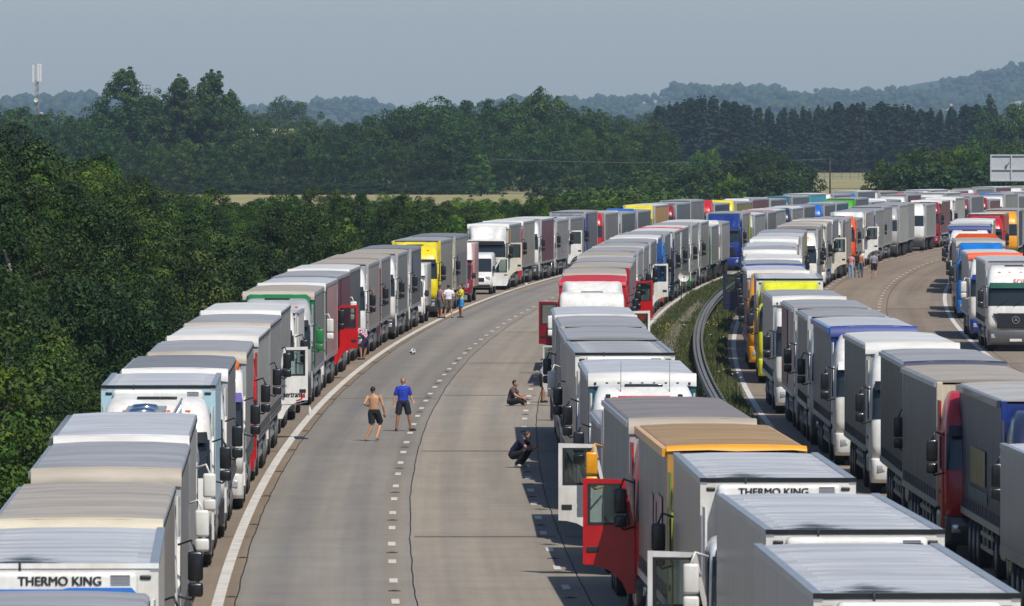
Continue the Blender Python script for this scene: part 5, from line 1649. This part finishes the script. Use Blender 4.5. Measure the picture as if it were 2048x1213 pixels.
lorry(3, 617.0, 'white', 'warmgrey', 'greyroof', panel=[('slate', .05, .3, 1.3, 3.8)])
lorry(3, 634.0, 'red', 'warmgrey', 'greyroof')
lorry(3, 651.0, 'orange', 'grey', 'greyroof', lod=1, desc='grey lorry with orange cab')
lorry(3, 668.5, 'white', 'warmgrey', 'greyroof', open='R', lod=1, style='lo', deflector='white', bumper='white', front='offwhite', panel=[('royal', .0, .06, 1.3, 3.8)], desc='white lorry with door open beside the lane marks')
lorry(3, 686.0, 'royal', 'grey', 'greyroof', mirror='white', lod=1)
lorry(3, 703.0, 'white', 'grey', 'greyroof', lod=1)
lorry(3, 720.0, 'silver', 'lgrey', 'greyroof')
lorry(3, 737.0, 'blue', 'grey', 'greyroof')
lorry(3, 757.0, 'white', 'grey', 'greyroof')
lorry(3, 779.0, 'dred', 'maroon', 'whiteroof', lip='whiteroof', lod=1, ds=.1, face=True, bumper='dred', front='dred', visor='dred', fascia=True, desc='dark red lorry facing straight out of the bend')
lorry(3, 797.0, 'white', 'lgrey', 'whiteroof', lip='whiteroof', lod=1)
lorry(3, 814.0, 'maroon', 'slate', 'greyroof')
lorry(3, 831.0, 'dred', 'maroon', 'greyroof')
lorry(3, 848.0, 'white', 'grey', 'greyroof')
lorry(3, 865.0, 'white', 'slate', 'greyroof')
lorry(3, 882.0, 'white', 'grey', 'greyroof')
lorry(3, 899.0, 'white', 'lgrey', 'whiteroof')
lorry(3, 916.0, 'white', 'lgrey', 'whiteroof')

# ------------------------------------------------------------------ outer shoulder queue
lorry(4, 413.7, 'white', 'lgrey', 'lightroof', style='hi', lod=0, star=True, bumper='dgrey', visor=rgb(34, 84, 66), rooftext=('trans', 'letter_red', .95), textx=.35, deflector=None, face=True, desc='white lorry with dark star-badged grille and green visor')
lorry(4, 437.0, 'white', 'lgrey', 'whiteroof', lip='orange', dots=False, lod=1, bumper='royal', mirror='white', visor='royal', ds=-.15, desc='white lorry with orange top band and royal blue bumper')
lorry(4, 486.0, 'bblue', 'grey', 'beigeroof', lip='beigeroof', deflector='bblue', style='lo', bumper='bblue', mirror='black', desc='bright blue lorry with beige eyelet roof lip')
lorry(4, 506.0, 'silver', 'orange', 'orange', 'tipper', L=9.0, H=3.85, style='lo', bumper='dgrey', desc='orange tipper lorry')
lorry(4, 560.0, 'white', 'lgrey', 'greyroof', front='royal', lip='royal', dots=False)
lorry(4, 578.0, 'white', 'lgrey', 'whiteroof', front='royal', mirror='black')
lorry(4, 597.0, 'white', 'lgrey', 'whiteroof', lip='whiteroof')
lorry(4, 640.0, 'red', 'red', 'whiteroof', 'fridge', front='red', unit='red', lod=1, desc='tall red box lorry with white roof')
lorry(4, 660.0, 'white', 'grey', 'greyroof')
lorry(4, 690.0, 'amber', 'navy', 'greyroof')
lorry(4, 710.0, 'white', 'lgrey', 'greyroof')

# ------------------------------------------------------------------ people
PEND = []
def tubev(b, pts, rad, n=8):
    b.tube(pts, rad, n, True, True)
def figure(name, label, Y, x_pix, J, rz, parts, group=None, z=0.0):
    """J: joints in metres, local, facing -y; parts: list of (part name, material, colour, builder kind)"""
    X = px(x_pix, Y)
    PEND.append((name, label, (X, Y, float(gz(Y)) + z), rz, J, parts, group))
V_ = Vector
def pose(**k):
    J = dict(pel=(0, 0, .95), wai=(0, 0, 1.1), che=(0, 0, 1.32), nek=(0, 0, 1.5), hed=(0, -.015, 1.63),
             shL=(-.175, 0, 1.415), elL=(-.25, .03, 1.14), wrL=(-.27, -.04, .90), haL=(-.27, -.06, .80),
             shR=(.175, 0, 1.415), elR=(.25, .03, 1.14), wrR=(.27, -.04, .90), haR=(.27, -.06, .80),
             hiL=(-.095, 0, .92), knL=(-.11, -.02, .50), anL=(-.12, .02, .08), toL=(-.14, -.16, .03),
             hiR=(.095, 0, .92), knR=(.11, -.02, .50), anR=(.12, .02, .08), toR=(.14, -.16, .03))
    J.update(k)
    return {a: Vector(v) for a, v in J.items()}
def body_geo(J):
    b = MB()
    up = (J['nek'] - J['pel']).normalized()
    sx = (J['shR'] - J['shL']).normalized()
    def ring(c, w, d, up_=None):
        n = 12
        u = sx; f = u.cross(up if up_ is None else up_).normalized()
        return [tuple(c + u * (w * math.cos(2 * math.pi * k / n)) + f * (d * math.sin(2 * math.pi * k / n))) for k in range(n)]
    def torso(g):
        b_ = [ring(J['pel'] - up * .07, .13 + g, .10 + g), ring(J['pel'], .165 + g, .115 + g), ring(J['wai'], .148 + g, .10 + g), ring(J['che'] - up * .06, .172 + g, .115 + g), ring(J['che'] + up * .06, .182 + g, .11 + g), ring((J['shL'] + J['shR']) / 2 + up * .035, .115 + g, .072 + g), ring(J['nek'], .055 + g, .055 + g)]
        return b_
    b.loft(torso(0), closed=True, cap_top=True, cap_bottom=True)
    b.tube([J['nek'] - up * .06, J['hed'] - (J['hed'] - J['nek']) * .2], [.058, .052], 8)
    h = J['hed']
    b.ell(h, (.078, .098, .115), 12, 8)
    fd = J.get('face', Vector((0, -1, 0)))
    b.ell(h + fd * .10 - V_((0, 0, .015)), (.014, .02, .024), 6, 4)
    b.ell(h + fd * .045 - V_((0, 0, .08)), (.045, .045, .04), 8, 5)
    for s in (-1, 1):
        sd = fd.cross(V_((0, 0, 1))) * s
        b.ell(h + sd * .08 - V_((0, 0, .01)), (.014, .022, .032), 6, 4)
    for s in 'LR':
        b.tube([J['sh' + s] - sx * (.03 if s == 'R' else -.03), J['sh' + s], J['sh' + s].lerp(J['el' + s], .45), J['el' + s], J['el' + s].lerp(J['wr' + s], .3), J['wr' + s]], [.05, .058, .05, .042, .042, .029], 8)
        d = (J['ha' + s] - J['wr' + s]).normalized()
        p = J['wr' + s] + d * .05
        sidev = d.cross(V_((0, 1, 0.2))).normalized()
        b.ell(p, (.038, .03, .05), 8, 6, d.to_track_quat('Z', 'Y').to_matrix())
        for k in range(4):
            f0 = p + d * .035 + sidev * (.027 - .018 * k)
            b.tube([f0, f0 + d * .035 + V_((0, -.008, 0)), f0 + d * (.065 - .006 * abs(k - 1.5)) + V_((0, -.022, 0))], [.010, .009, .006], 6)
        t0 = p + sidev * .033
        b.tube([t0 - d * .01, t0 + sidev * .02 + d * .025, t0 + sidev * .018 + d * .055], [.012, .010, .008], 6)
        b.tube([J['pel'].lerp(J['hi' + s], .6), J['hi' + s], J['hi' + s].lerp(J['kn' + s], .4), J['kn' + s], J['kn' + s].lerp(J['an' + s], .3), J['an' + s].lerp(J['kn' + s], .25), J['an' + s]], [.10, .098, .086, .058, .06, .045, .038], 10)
        b.tube([J['an' + s] + (J['an' + s] - J['to' + s]) * .22 - V_((0, 0, .03)), J['an' + s].lerp(J['to' + s], .4), J['to' + s]], [.036, .04, .026], 8)
    return b, torso
def garment(J, kind, g):
    b0, torso = body_geo(J)
    b = MB()
    sx = (J['shR'] - J['shL']).normalized()
    if kind in ('tshirt', 'tank', 'polo'):
        b.loft(torso(g)[0 if kind == 'polo' else 1:(7 if kind != 'tank' else 6)], closed=True, cap_top=True, cap_bottom=True)
        if kind != 'tank':
            f = .62 if kind == 'tshirt' else .85
            for s in 'LR':
                b.tube([J['sh' + s] - sx * (.05 if s == 'R' else -.05), J['sh' + s], J['sh' + s].lerp(J['el' + s], f * .5), J['sh' + s].lerp(J['el' + s], f)], [.062, .070, .066, .068], 10)
        else:
            for s in 'LR':
                b.tube([J['nek'] + (J['sh' + s] - J['nek']) * .4, J['che'] + (J['sh' + s] - J['che']) * .45], [.03, .05], 6)
    elif kind in ('shorts', 'trousers'):
        t = torso(g + .004)
        b.loft([t[0], t[1], [tuple(Vector(p) * .6 + Vector(q) * .4) for p, q in zip(t[1], t[2])]], closed=True, cap_top=True, cap_bottom=True)
        for s in 'LR':
            if kind == 'shorts':
                b.tube([J['pel'].lerp(J['hi' + s], .6), J['hi' + s], J['hi' + s].lerp(J['kn' + s], .5), J['hi' + s].lerp(J['kn' + s], .86)], [.118, .118, .112, .108], 10)
            else:
                b.tube([J['pel'].lerp(J['hi' + s], .6), J['hi' + s], J['hi' + s].lerp(J['kn' + s], .5), J['kn' + s], J['kn' + s].lerp(J['an' + s], .5), J['an' + s]], [.118, .116, .104, .084, .075, .068], 10)
    elif kind == 'hair':
        fd = J.get('face', Vector((0, -1, 0)))
        b.ell(J['hed'] - fd * .02 + V_((0, 0, .03)), (.086, .098, .10), 12, 8)
    elif kind == 'shoes':
        for s in 'LR':
            a, t = J['an' + s], J['to' + s]
            b.tube([a + (a - t) * .3 - V_((0, 0, .045)), a.lerp(t, .35) - V_((0, 0, .005)), t - V_((0, 0, -.006))], [.044, .048, .034], 8)
    elif kind == 'backpack':
        b.rbox(-.15, .15, .1, .3, 1.05, 1.48, .06)
    elif kind == 'collar':
        b.lathe([(.062, 0), (.085, .0), (.075, .05), (.062, .05)], 14, 'z', tuple(J['nek'] - V_((0, 0, .03))))
    return b
def make_people():
    tmp = []
    for name, label, loc, rz, J, parts, group in PEND:
        for pn, mat, colr, kind in parts:
            mb = body_geo(J)[0] if kind == 'body' else garment(J, kind, .022)
            me = mb.mesh(pn, None)
            o = bpy.data.objects.new('tmp', me)
            COL.objects.link(o)
            rm = o.modifiers.new('r', 'REMESH')
            rm.mode, rm.voxel_size, rm.use_smooth_shade = 'VOXEL', (.009 if kind == 'body' else .012), True
            sm = o.modifiers.new('s', 'SMOOTH')
            sm.factor, sm.iterations = .5, (2 if kind == 'body' else 4)
            tmp.append(o)
    dg = bpy.context.evaluated_depsgraph_get()
    dg.update()
    i = 0
    for name, label, loc, rz, J, parts, group in PEND:
        root = None
        for pn, mat, colr, kind in parts:
            me = bpy.data.meshes.new_from_object(tmp[i].evaluated_get(dg))
            me.materials.clear()
            me.materials.append(MATS[mat])
            if root is None:
                root = obj('person', me, None, loc, (0, 0, rz), col=colr)
                thing(root, label, 'person', group)
            else:
                obj(pn, me, root, col=colr)
            i += 1
    for o in tmp:
        bpy.data.objects.remove(o)
W1 = (1, 1, 1, 1)
def dep(y):
    return CAMH * FPX / (y - HORIZ)
# bare-chested player, seen from behind, weight on the left leg, right leg stepping
figure('person', 'bare-chested man in dark shorts running barefoot towards the ball', dep(883), 748,
       pose(pel=(0, 0, .93), che=(.0, -.03, 1.30), nek=(.02, -.05, 1.47), hed=(.035, -.07, 1.60), shL=(-.19, .0, 1.41), shR=(.2, -.06, 1.40),
            elL=(-.29, .06, 1.13), wrL=(-.33, -.02, .88), haL=(-.34, -.05, .78), elR=(.30, .16, 1.17), wrR=(.24, -.08, 1.13), haR=(.2, -.16, 1.12),
            hiL=(-.09, 0, .90), knL=(-.20, -.16, .54), anL=(-.08, .1, .12), toL=(-.13, -.07, .04), hiR=(.09, 0, .90), knR=(.06, .02, .50), anR=(.24, .10, .08), toR=(.27, -.07, .03), face=(-0.3, -.95, 0)), math.pi - .05,
       [('body', 'skin_tan', W1, 'body'), ('shorts', 'cloth', rgb(26, 28, 30), 'shorts'), ('hair', 'hair_dark', W1, 'hair')])
figure('person', 'man in blue polo shirt and navy shorts watching the ball', dep(863), 806,
       pose(elL=(-.27, .02, 1.15), wrL=(-.30, -.05, .92), haL=(-.30, -.08, .82), elR=(.26, .05, 1.15), wrR=(.30, -.14, 1.0), haR=(.32, -.2, .93), hiL=(-.1, 0, .92), knL=(-.17, -.05, .5), anL=(-.22, 0, .08), toL=(-.2, -.17, .03),
            hiR=(.1, 0, .92), knR=(.19, -.04, .5), anR=(.26, .02, .08), toR=(.42, -.06, .03), face=(-.1, -1, 0)), 0.12,
       [('body', 'skin', W1, 'body'), ('polo_shirt', 'cloth', rgb(34, 62, 176), 'polo'), ('collar', 'cloth', rgb(200, 200, 205), 'collar'), ('shorts', 'cloth', rgb(24, 27, 44), 'shorts'), ('hair', 'hair_grey', W1, 'hair'), ('sandals', 'black_plastic', W1, 'shoes')])
SIT = dict(pel=(0, .05, .12), wai=(0, .04, .26), che=(0, -.03, .48), nek=(0, -.09, .66), hed=(.0, -.12, .79), shL=(-.19, -.05, .58), shR=(.19, -.05, .58), elL=(-.24, -.22, .36), wrL=(-.14, -.42, .28), haL=(-.08, -.5, .25),
           elR=(.24, -.22, .36), wrR=(.14, -.44, .28), haR=(.08, -.52, .26), hiL=(-.11, 0, .13), knL=(-.34, -.36, .22), anL=(.05, -.40, .08), toL=(.16, -.46, .05), hiR=(.11, 0, .13), knR=(.34, -.36, .22), anR=(-.05, -.5, .08), toR=(-.16, -.56, .05), face=(0, -1, -.1))
figure('person', 'man in grey-brown T-shirt sitting cross-legged on the concrete', dep(812), 1024, pose(**SIT), 1.25,
       [('body', 'skin', W1, 'body'), ('t_shirt', 'cloth', rgb(84, 72, 70), 'tshirt'), ('trousers', 'cloth', rgb(36, 34, 36), 'trousers'), ('hair', 'hair_dark', W1, 'hair')])
SQ = dict(pel=(0, .22, .36), wai=(0, .18, .50), che=(0, .0, .70), nek=(0, -.14, .84), hed=(.0, -.24, .93), shL=(-.19, -.07, .78), shR=(.19, -.07, .78), elL=(-.22, -.3, .58), wrL=(-.06, -.46, .56), haL=(.0, -.5, .58),
          elR=(.22, -.3, .58), wrR=(.06, -.46, .56), haR=(.0, -.52, .55), hiL=(-.1, .2, .34), knL=(-.2, -.26, .48), anL=(-.13, .06, .1), toL=(-.16, -.14, .03), hiR=(.1, .2, .34), knR=(.2, -.26, .48), anR=(.13, .04, .1), toR=(.16, -.16, .03), face=(0, -.9, -.4))
figure('person', 'man in navy shirt with blue sleeves squatting over the lane marks', dep(936), 1040, pose(**SQ), 1.2,
       [('body', 'skin', W1, 'body'), ('t_shirt', 'cloth', rgb(20, 26, 60), 'tshirt'), ('trousers', 'cloth', rgb(20, 20, 24), 'trousers'), ('hair', 'hair_brown', W1, 'hair'), ('trainers', 'cloth', rgb(190, 190, 190), 'shoes')])
LEAN = dict(che=(0, -.12, 1.28), nek=(0, -.24, 1.42), hed=(0, -.34, 1.50), shL=(-.19, -.16, 1.36), shR=(.19, -.16, 1.36), elL=(-.24, -.4, 1.2), wrL=(-.2, -.6, 1.25), haL=(-.2, -.7, 1.27), elR=(.24, -.4, 1.2), wrR=(.2, -.6, 1.25), haR=(.2, -.7, 1.27))
figure('person', 'man in pale shirt and dark shorts leaning into the white van', dep(806), 1086, pose(**LEAN), 1.75,
       [('body', 'skin', W1, 'body'), ('t_shirt', 'cloth', rgb(190, 192, 200), 'tshirt'), ('shorts', 'cloth', rgb(44, 48, 40), 'shorts'), ('hair', 'hair_dark', W1, 'hair'), ('trainers', 'cloth', rgb(40, 40, 44), 'shoes')])
figure('person', 'man in olive top half hidden behind the grey trailer', dep(842), 1111, pose(), .4,
       [('body', 'skin', W1, 'body'), ('t_shirt', 'cloth', rgb(132, 108, 44), 'tshirt'), ('trousers', 'cloth', rgb(30, 32, 40), 'trousers'), ('hair', 'hair_dark', W1, 'hair'), ('shoes', 'black_plastic', W1, 'shoes')])
BEND = dict(pel=(0, .12, .9), wai=(0, .04, 1.03), che=(0, -.14, 1.18), nek=(0, -.28, 1.30), hed=(0, -.37, 1.38), shL=(-.19, -.2, 1.27), shR=(.19, -.2, 1.27), elL=(-.25, -.3, 1.0), wrL=(-.2, -.42, .8), haL=(-.2, -.45, .7), elR=(.25, -.3, 1.0), wrR=(.2, -.42, .8), haR=(.2, -.45, .7), knL=(-.12, .1, .5), knR=(.12, -.14, .52), anR=(.12, -.1, .08), toR=(.13, -.28, .03), hiL=(-.095, .1, .88), hiR=(.095, .1, .88))
figure('person', 'person in pink checked shirt stooping by the open red door', dep(720), 727, pose(**BEND), -1.5,
       [('body', 'skin', W1, 'body'), ('checked_shirt', 'plaid_cloth', W1, 'tshirt'), ('shorts', 'cloth', rgb(50, 40, 70), 'shorts'), ('hair', 'hair_dark', W1, 'hair'), ('shoes', 'black_plastic', W1, 'shoes')])
figure('person', 'person in mauve vest standing at the dark bumper', dep(637), 880, pose(elR=(.25, -.02, 1.15)), 2.2,
       [('body', 'skin', W1, 'body'), ('vest', 'cloth', rgb(140, 116, 140), 'tank'), ('shorts', 'cloth', rgb(86, 96, 98), 'shorts'), ('hair', 'hair_brown', W1, 'hair'), ('shoes', 'black_plastic', W1, 'shoes')])
figure('person', 'man in white T-shirt and khaki shorts with his back turned', dep(637), 897, pose(elL=(-.3, .1, 1.15), wrL=(-.2, -.1, 1.0), haL=(-.14, -.16, .98), knL=(-.14, 0, .5), anL=(-.18, .1, .08), toL=(-.2, -.08, .03), knR=(.14, -.06, .5), anR=(.2, -.05, .08), toR=(.22, -.23, .03)), math.pi + .2,
       [('body', 'skin_tan', W1, 'body'), ('t_shirt', 'cloth', rgb(236, 232, 240), 'tshirt'), ('shorts', 'cloth', rgb(106, 98, 84), 'shorts'), ('hair', 'hair_dark', W1, 'hair'), ('shoes', 'black_plastic', W1, 'shoes')])
figure('person', 'man in yellow T-shirt and blue shorts gesturing', dep(636), 922, pose(elL=(-.26, -.16, 1.22), wrL=(-.22, -.40, 1.26), haL=(-.2, -.5, 1.27), elR=(.24, -.16, 1.18), wrR=(.05, -.34, 1.26), haR=(-.02, -.4, 1.3)), -1.1,
       [('body', 'skin_tan', W1, 'body'), ('t_shirt', 'cloth', rgb(222, 210, 70), 'tshirt'), ('shorts', 'cloth', rgb(60, 140, 210), 'shorts'), ('hair', 'hair_dark', W1, 'hair'), ('sandals', 'black_plastic', W1, 'shoes')])
figure('person', 'woman in pale blue jeans standing beside the open white door', dep(559), 1702, pose(), -.5,
       [('body', 'skin', W1, 'body'), ('top', 'cloth', rgb(206, 150, 150), 'tshirt'), ('jeans', 'cloth', rgb(150, 170, 196), 'trousers'), ('hair', 'hair_brown', W1, 'hair')])
figure('person', 'person with dark backpack and grey trousers', dep(556), 1714, pose(), math.pi,
       [('body', 'skin', W1, 'body'), ('t_shirt', 'cloth', rgb(50, 52, 36), 'tshirt'), ('trousers', 'cloth', rgb(108, 112, 116), 'trousers'), ('hair', 'hair_dark', W1, 'hair'), ('backpack', 'cloth', rgb(34, 36, 26), 'backpack')])
figure('person', 'bare-shouldered person in jeans beside the backpack wearer', dep(556), 1721, pose(), 2.6,
       [('body', 'skin_tan', W1, 'body'), ('vest', 'cloth', rgb(190, 120, 96), 'tank'), ('jeans', 'cloth', rgb(70, 84, 108), 'trousers'), ('hair', 'hair_dark', W1, 'hair')])
figure('person', 'man in grey T-shirt and black shorts walking away alone', dep(557), 1748, pose(knL=(-.1, -.12, .52), anL=(-.1, .05, .1), toL=(-.1, -.1, .03), anR=(.1, -.02, .08)), math.pi,
       [('body', 'skin', W1, 'body'), ('t_shirt', 'cloth', rgb(142, 146, 156), 'tshirt'), ('shorts', 'cloth', rgb(24, 24, 28), 'shorts'), ('hair', 'hair_brown', W1, 'hair'), ('trainers', 'cloth', rgb(170, 160, 150), 'shoes')])
figure('person', 'distant person in pink top beside the white cab', dep(491), 1903, pose(), .3,
       [('body', 'skin', W1, 'body'), ('top', 'cloth', rgb(206, 140, 130), 'tshirt'), ('shorts', 'cloth', rgb(150, 140, 140), 'shorts'), ('hair', 'hair_brown', W1, 'hair')])
make_people()

# the ball in the air: white panels with dark patches
b = MB()
ico = bmesh.new()
bmesh.ops.create_icosphere(ico, subdivisions=4, radius=.112)
bc = [v.co.copy() for v in ico.verts]
bf = [[v.index for v in f.verts] for f in ico.faces]
ico.free()
b.add(bc, bf, True)
bm0 = b.mesh('football', 'white_paint')
bm0.materials.append(MATS['letter_black'])
ph = (1 + 5 ** .5) / 2
dirs = [Vector(d).normalized() for d in [(0, a, c * ph) for a in (-1, 1) for c in (-1, 1)] + [(a, c * ph, 0) for a in (-1, 1) for c in (-1, 1)] + [(c * ph, 0, a) for a in (-1, 1) for c in (-1, 1)]]
for p_ in bm0.polygons:
    n = Vector(p_.center).normalized()
    if max(n.dot(d) for d in dirs) > .93:
        p_.material_index = 1
Yb = 318.0
thing(obj('football', bm0, None, (px(825, Yb), Yb, topz(704, Yb)), (.4, .3, .2)), 'white and black football in the air above the empty lane', 'football')

# litter and small things on the road
lit = MB()
for i in range(7):
    a = i * .9
    lit.rbox(-.12 + .035 * i, -.02 + .035 * i, -.5 + .16 * (i % 3), -.2 + .2 * (i % 4), .0, .03 + .02 * (i % 3), .012, 1)
yq = dep(878)
thing(obj('blue_rag', lit.mesh('blue_rag', 'navy_paint'), None, RP(yq, .18, .004), (0, 0, .3), scale=(1.2, 1.0, 1)), 'crumpled dark blue rag lying beside the solid shoulder line', 'rag')
bt = MB()
bt.lathe([(.05, 0), (.055, .02), (.055, .2), (.025, .27), (.022, .31)], 12, 'z')
yq = dep(832)
thing(obj('plastic_bottle', bt.mesh('plastic_bottle', 'white_paint'), None, RP(yq, -.02, .009)), 'white plastic bottle standing on the shoulder line', 'bottle')
bt2 = MB()
bt2.rbox(-.07, .07, -.1, .1, 0, .16, .03, 2)
thing(obj('carrier_bag', bt2.mesh('carrier_bag', 'white_paint'), None, RP(dep(572), .05, .009)), 'small white bag on the shoulder line past the vans', 'bag')

# satellite dish on a tripod at the verge
e = bpy.data.objects.new('satellite_dish', None)
COL.objects.link(e)
e.location = RP(528.5, 11.75, .03)
thing(e, 'white satellite dish on a tripod in the verge grass', 'dish')
b = MB()
rings = []
for k in range(6):
    r_ = .31 * k / 5 + .001
    rings.append([(r_ * math.cos(t), .16 * (r_ / .31) ** 2 * -1, 1.5 + r_ * math.sin(t)) for t in [2 * math.pi * j / 24 for j in range(24)]])
b.loft(rings, closed=True)
b.loft([[(x, y + .012, z) for x, y, z in r][::-1] for r in rings], closed=True)
obj('reflector', b.mesh('reflector', 'white_paint'), e)
b = MB()
for a in (0, 2.1, 4.2):
    b.tube([(0, .06, 1.25), (.4 * math.cos(a), .06 + .4 * math.sin(a), 0)], .018, 6)
b.tube([(0, .06, 1.2), (0, .04, 1.55)], .022, 6)
obj('tripod', b.mesh('tripod', 'dark_grey'), e)
b = MB()
b.tube([(0, -.05, 1.2), (0, -.4, 1.42)], .012, 5)
b.rbox(-.04, .04, -.46, -.36, 1.4, 1.5, .02, 1)
obj('receiver_arm', b.mesh('receiver_arm', 'dark_grey'), e)

# the back of the big sign over the outer shoulder
SGY = 700.0
g = bpy.data.objects.new('sign_gantry', None)
COL.objects.link(g)
gx0 = px(1980, SGY)
g.location = (gx0, SGY, float(gz(SGY)))
thing(g, 'pale grey back of a large road sign on steel posts above the lorries', 'sign')
zb, zt, wS = topz(363, SGY), topz(310, SGY), 7.2
obj('sign_panel', cached('sign_panel', 'sign_grey', lambda b: b.rbox(0, wS, .12, .18, zb, zt, .02, 1)), g)
fr = MB()
for z in (zb, (zb + zt) / 2 - .15, zt - .08):
    fr.box(.02, wS - .02, .02, .12, z, z + .1)
obj('rail', fr.mesh('rail', 'sign_grey'), g)
for x in (.02, 1.55, 3.1, 4.65, 6.2, wS - .1):
    obj('stiffener', cached('stiffener', 'sign_grey', lambda b: b.box(0, .09, -.02, .12, zb, zt)), g, (x, 0, 0))
for x in (3.6, 6.4):
    obj('support_post', cached('support_post', 'galvanised', lambda b: (b.box(-.16, .16, .2, .5, 0, zt - .1), b.box(-.3, .3, .05, .65, 0, .06))), g, (x, 0, 0))
obj('lamp_bracket', cached('lamp_bracket', 'dark_grey', lambda b: (b.rbox(-.06, .06, -.12, .0, 0, .22, .02, 1), b.tube([(0, 0, .1), (.25, .0, .45)], .02, 5))), g, (1.2, .05, (zb + zt) / 2))

# telecom mast, lattice platform, warehouse roof, fence, power line
M0 = 1900.0
e = bpy.data.objects.new('radio_mast', None)
COL.objects.link(e)
e.location = (px(74, M0), M0, FG)
thing(e, 'slim telecom mast with white panel aerials above the trees', 'mast')
zt = topz(160, M0) - FG
b = MB()
for x, y in ((-.35, 0), (.35, 0), (0, .5)):
    b.tube([(x * 1.2, y, 0), (x, y, zt)], .09, 6)
for k in range(16):
    z = zt * k / 16
    b.tube([(-.36, 0, z), (.36, 0, z + zt / 16)], .04, 5); b.tube([(.36, 0, z), (0, .5, z + zt / 16)], .04, 5)
obj('lattice', b.mesh('lattice', 'galvanised'), e)
pa = cached('panel_aerial', 'white_paint', lambda b: b.rbox(-.22, .22, -.1, .1, 0, 3.6, .05, 1))
for x, z in ((-.75, 0), (.25, .2), (.75, .15)):
    obj('panel_aerial', pa, e, (x, -.2, zt - .6 + z))
for x, z in ((-.2, 4.2), (.9, 7.0)):
    obj('dish_aerial', cached('dish_aerial', 'white_paint', lambda b: b.lathe([(.02, -.1), (.3, -.25), (.42, -.3), (.42, -.1), (.1, .1)], 14, 'y')), e, (x, -.3, zt - z))
e = bpy.data.objects.new('lattice_platform', None)
COL.objects.link(e)
e.location = (px(290, 1800), 1800, FG)
thing(e, 'small railed platform tower showing beside the tallest poplar', 'tower')
zt = topz(186, 1800) - FG
b = MB()
for x in (-.8, .8):
    for y in (-.8, .8):
        b.tube([(x, y, 0), (x, y, zt)], .13, 6)
for k in range(6):
    z = zt * k / 6
    b.tube([(-.8, -.8, z), (.8, -.8, z + zt / 6)], .07, 5)
obj('lattice', b.mesh('lattice', 'cream' if 'cream' in MATS else 'galvanised'), e)
b = MB()
b.box(-1.1, 1.1, -1.1, 1.1, zt, zt + .2)
for x in (-1.05, -.35, .35, 1.05):
    b.box(x - .05, x + .05, -1.1, -1.0, zt, zt + 1.5)
b.box(-1.1, 1.1, -1.1, -1.0, zt + 1.4, zt + 1.5); b.box(-1.1, 1.1, -1.1, -1.0, zt + .7, zt + .8)
obj('platform', b.mesh('platform', 'galvanised'), e)
b = MB()
b.tube([(-2.2, 0, 0), (-2.2, 0, zt + 5)], [.08, .03], 5)
obj('whip_aerial', b.mesh('whip_aerial', 'galvanised'), e)

plain('pale_roof', (0.5, 0.46, 0.38, 1), 0.8)
e = bpy.data.objects.new('warehouse', None)
COL.objects.link(e)
e.location = (px(540, 1860), 1860, FG)
thing(e, 'low warehouse with pale roof half hidden in the far wood', 'building')
zt = topz(258, 1860) - FG
obj('wall', cached('warehouse_wall', 'galvanised', lambda b: b.box(-4.5, 4.5, 0, 14, 0, zt - 1.6)), e)
obj('roof', cached('warehouse_roof', 'pale_roof', lambda b: b.prism([(-.6, zt - 1.7), (14.6, zt - 1.7), (14.6, zt - 1.5), (7, zt), (-.6, zt - 1.5)], 'x', -4.8, 4.8)), e)

fe = bpy.data.objects.new('field_fence', None)
COL.objects.link(fe)
fe.location = (px(1632, 2080), 2080, FG)
thing(fe, 'post and rail fence across the pale field', 'fence')
for k in range(7):
    obj('post', cached('fence_post', 'pale_bark', lambda b: b.box(-.09, .09, -.09, .09, 0, 1.45)), fe, (k * 1.9, 0, 0))
for z in (.7, 1.25):
    obj('rail', cached('fence_rail', 'pale_bark', lambda b: b.box(-.4, 12.2, -.13, -.09, 0, .12)), fe, (0, 0, z))
for i, (x, Y) in enumerate(((975, 1590), (1660, 1560))):
    o = bpy.data.objects.new('utility_pole', None)
    COL.objects.link(o)
    o.location = (px(x, Y), Y, FG)
    thing(o, ('wooden utility pole standing by the silvery willow', 'wooden utility pole at the end of the pale field')[i], 'pole')
    hp = topz(318, Y) - FG
    obj('shaft', cached(('pole_shaft', i), 'bark', lambda b: b.tube([(0, 0, 0), (0, 0, hp + .3)], [.14, .1], 8)), o)
    obj('crossarm', cached('crossarm', 'bark', lambda b: b.box(-.8, .8, -.06, .06, -.1, .05)), o, (0, 0, hp))
wp = []
for k in range(25):
    t = k / 24
    Y = 1590 + (1560 - 1590) * t
    x = px(975, 1590) * (1 - t) + px(1660, 1560) * t
    z0_ = topz(318, Y)
    wp.append((x, Y, z0_ - 1.1 * 4 * t * (1 - t) * .6))
b = MB()
b.tube(wp, .035, 5)
thing(obj('power_cable', b.mesh('power_cable', 'galvanised')), 'thin power cable strung in front of the dark conifers', 'cable')

# ------------------------------------------------------------------ summer haze: one closed box of even air
m = bpy.data.materials.new('haze')
m.use_nodes = True
nt = m.node_tree
nt.nodes.clear()
pv = nt.nodes.new('ShaderNodeVolumePrincipled')
pv.inputs['Color'].default_value = (0.52, 0.71, 0.94, 1)
pv.inputs['Density'].default_value = HAZE = 0.000055
pv.inputs['Anisotropy'].default_value = 0.0
mo = nt.nodes.new('ShaderNodeOutputMaterial')
nt.links.new(pv.outputs[0], mo.inputs['Volume'])
MATS['haze'] = m
b = MB()
b.box(-2600, 2600, -60, 17500, -2.6, 210)
hz = obj('haze', b.mesh('haze', 'haze'), kind='stuff')
thing(hz, 'pale blue summer haze hanging over the distance', 'haze')
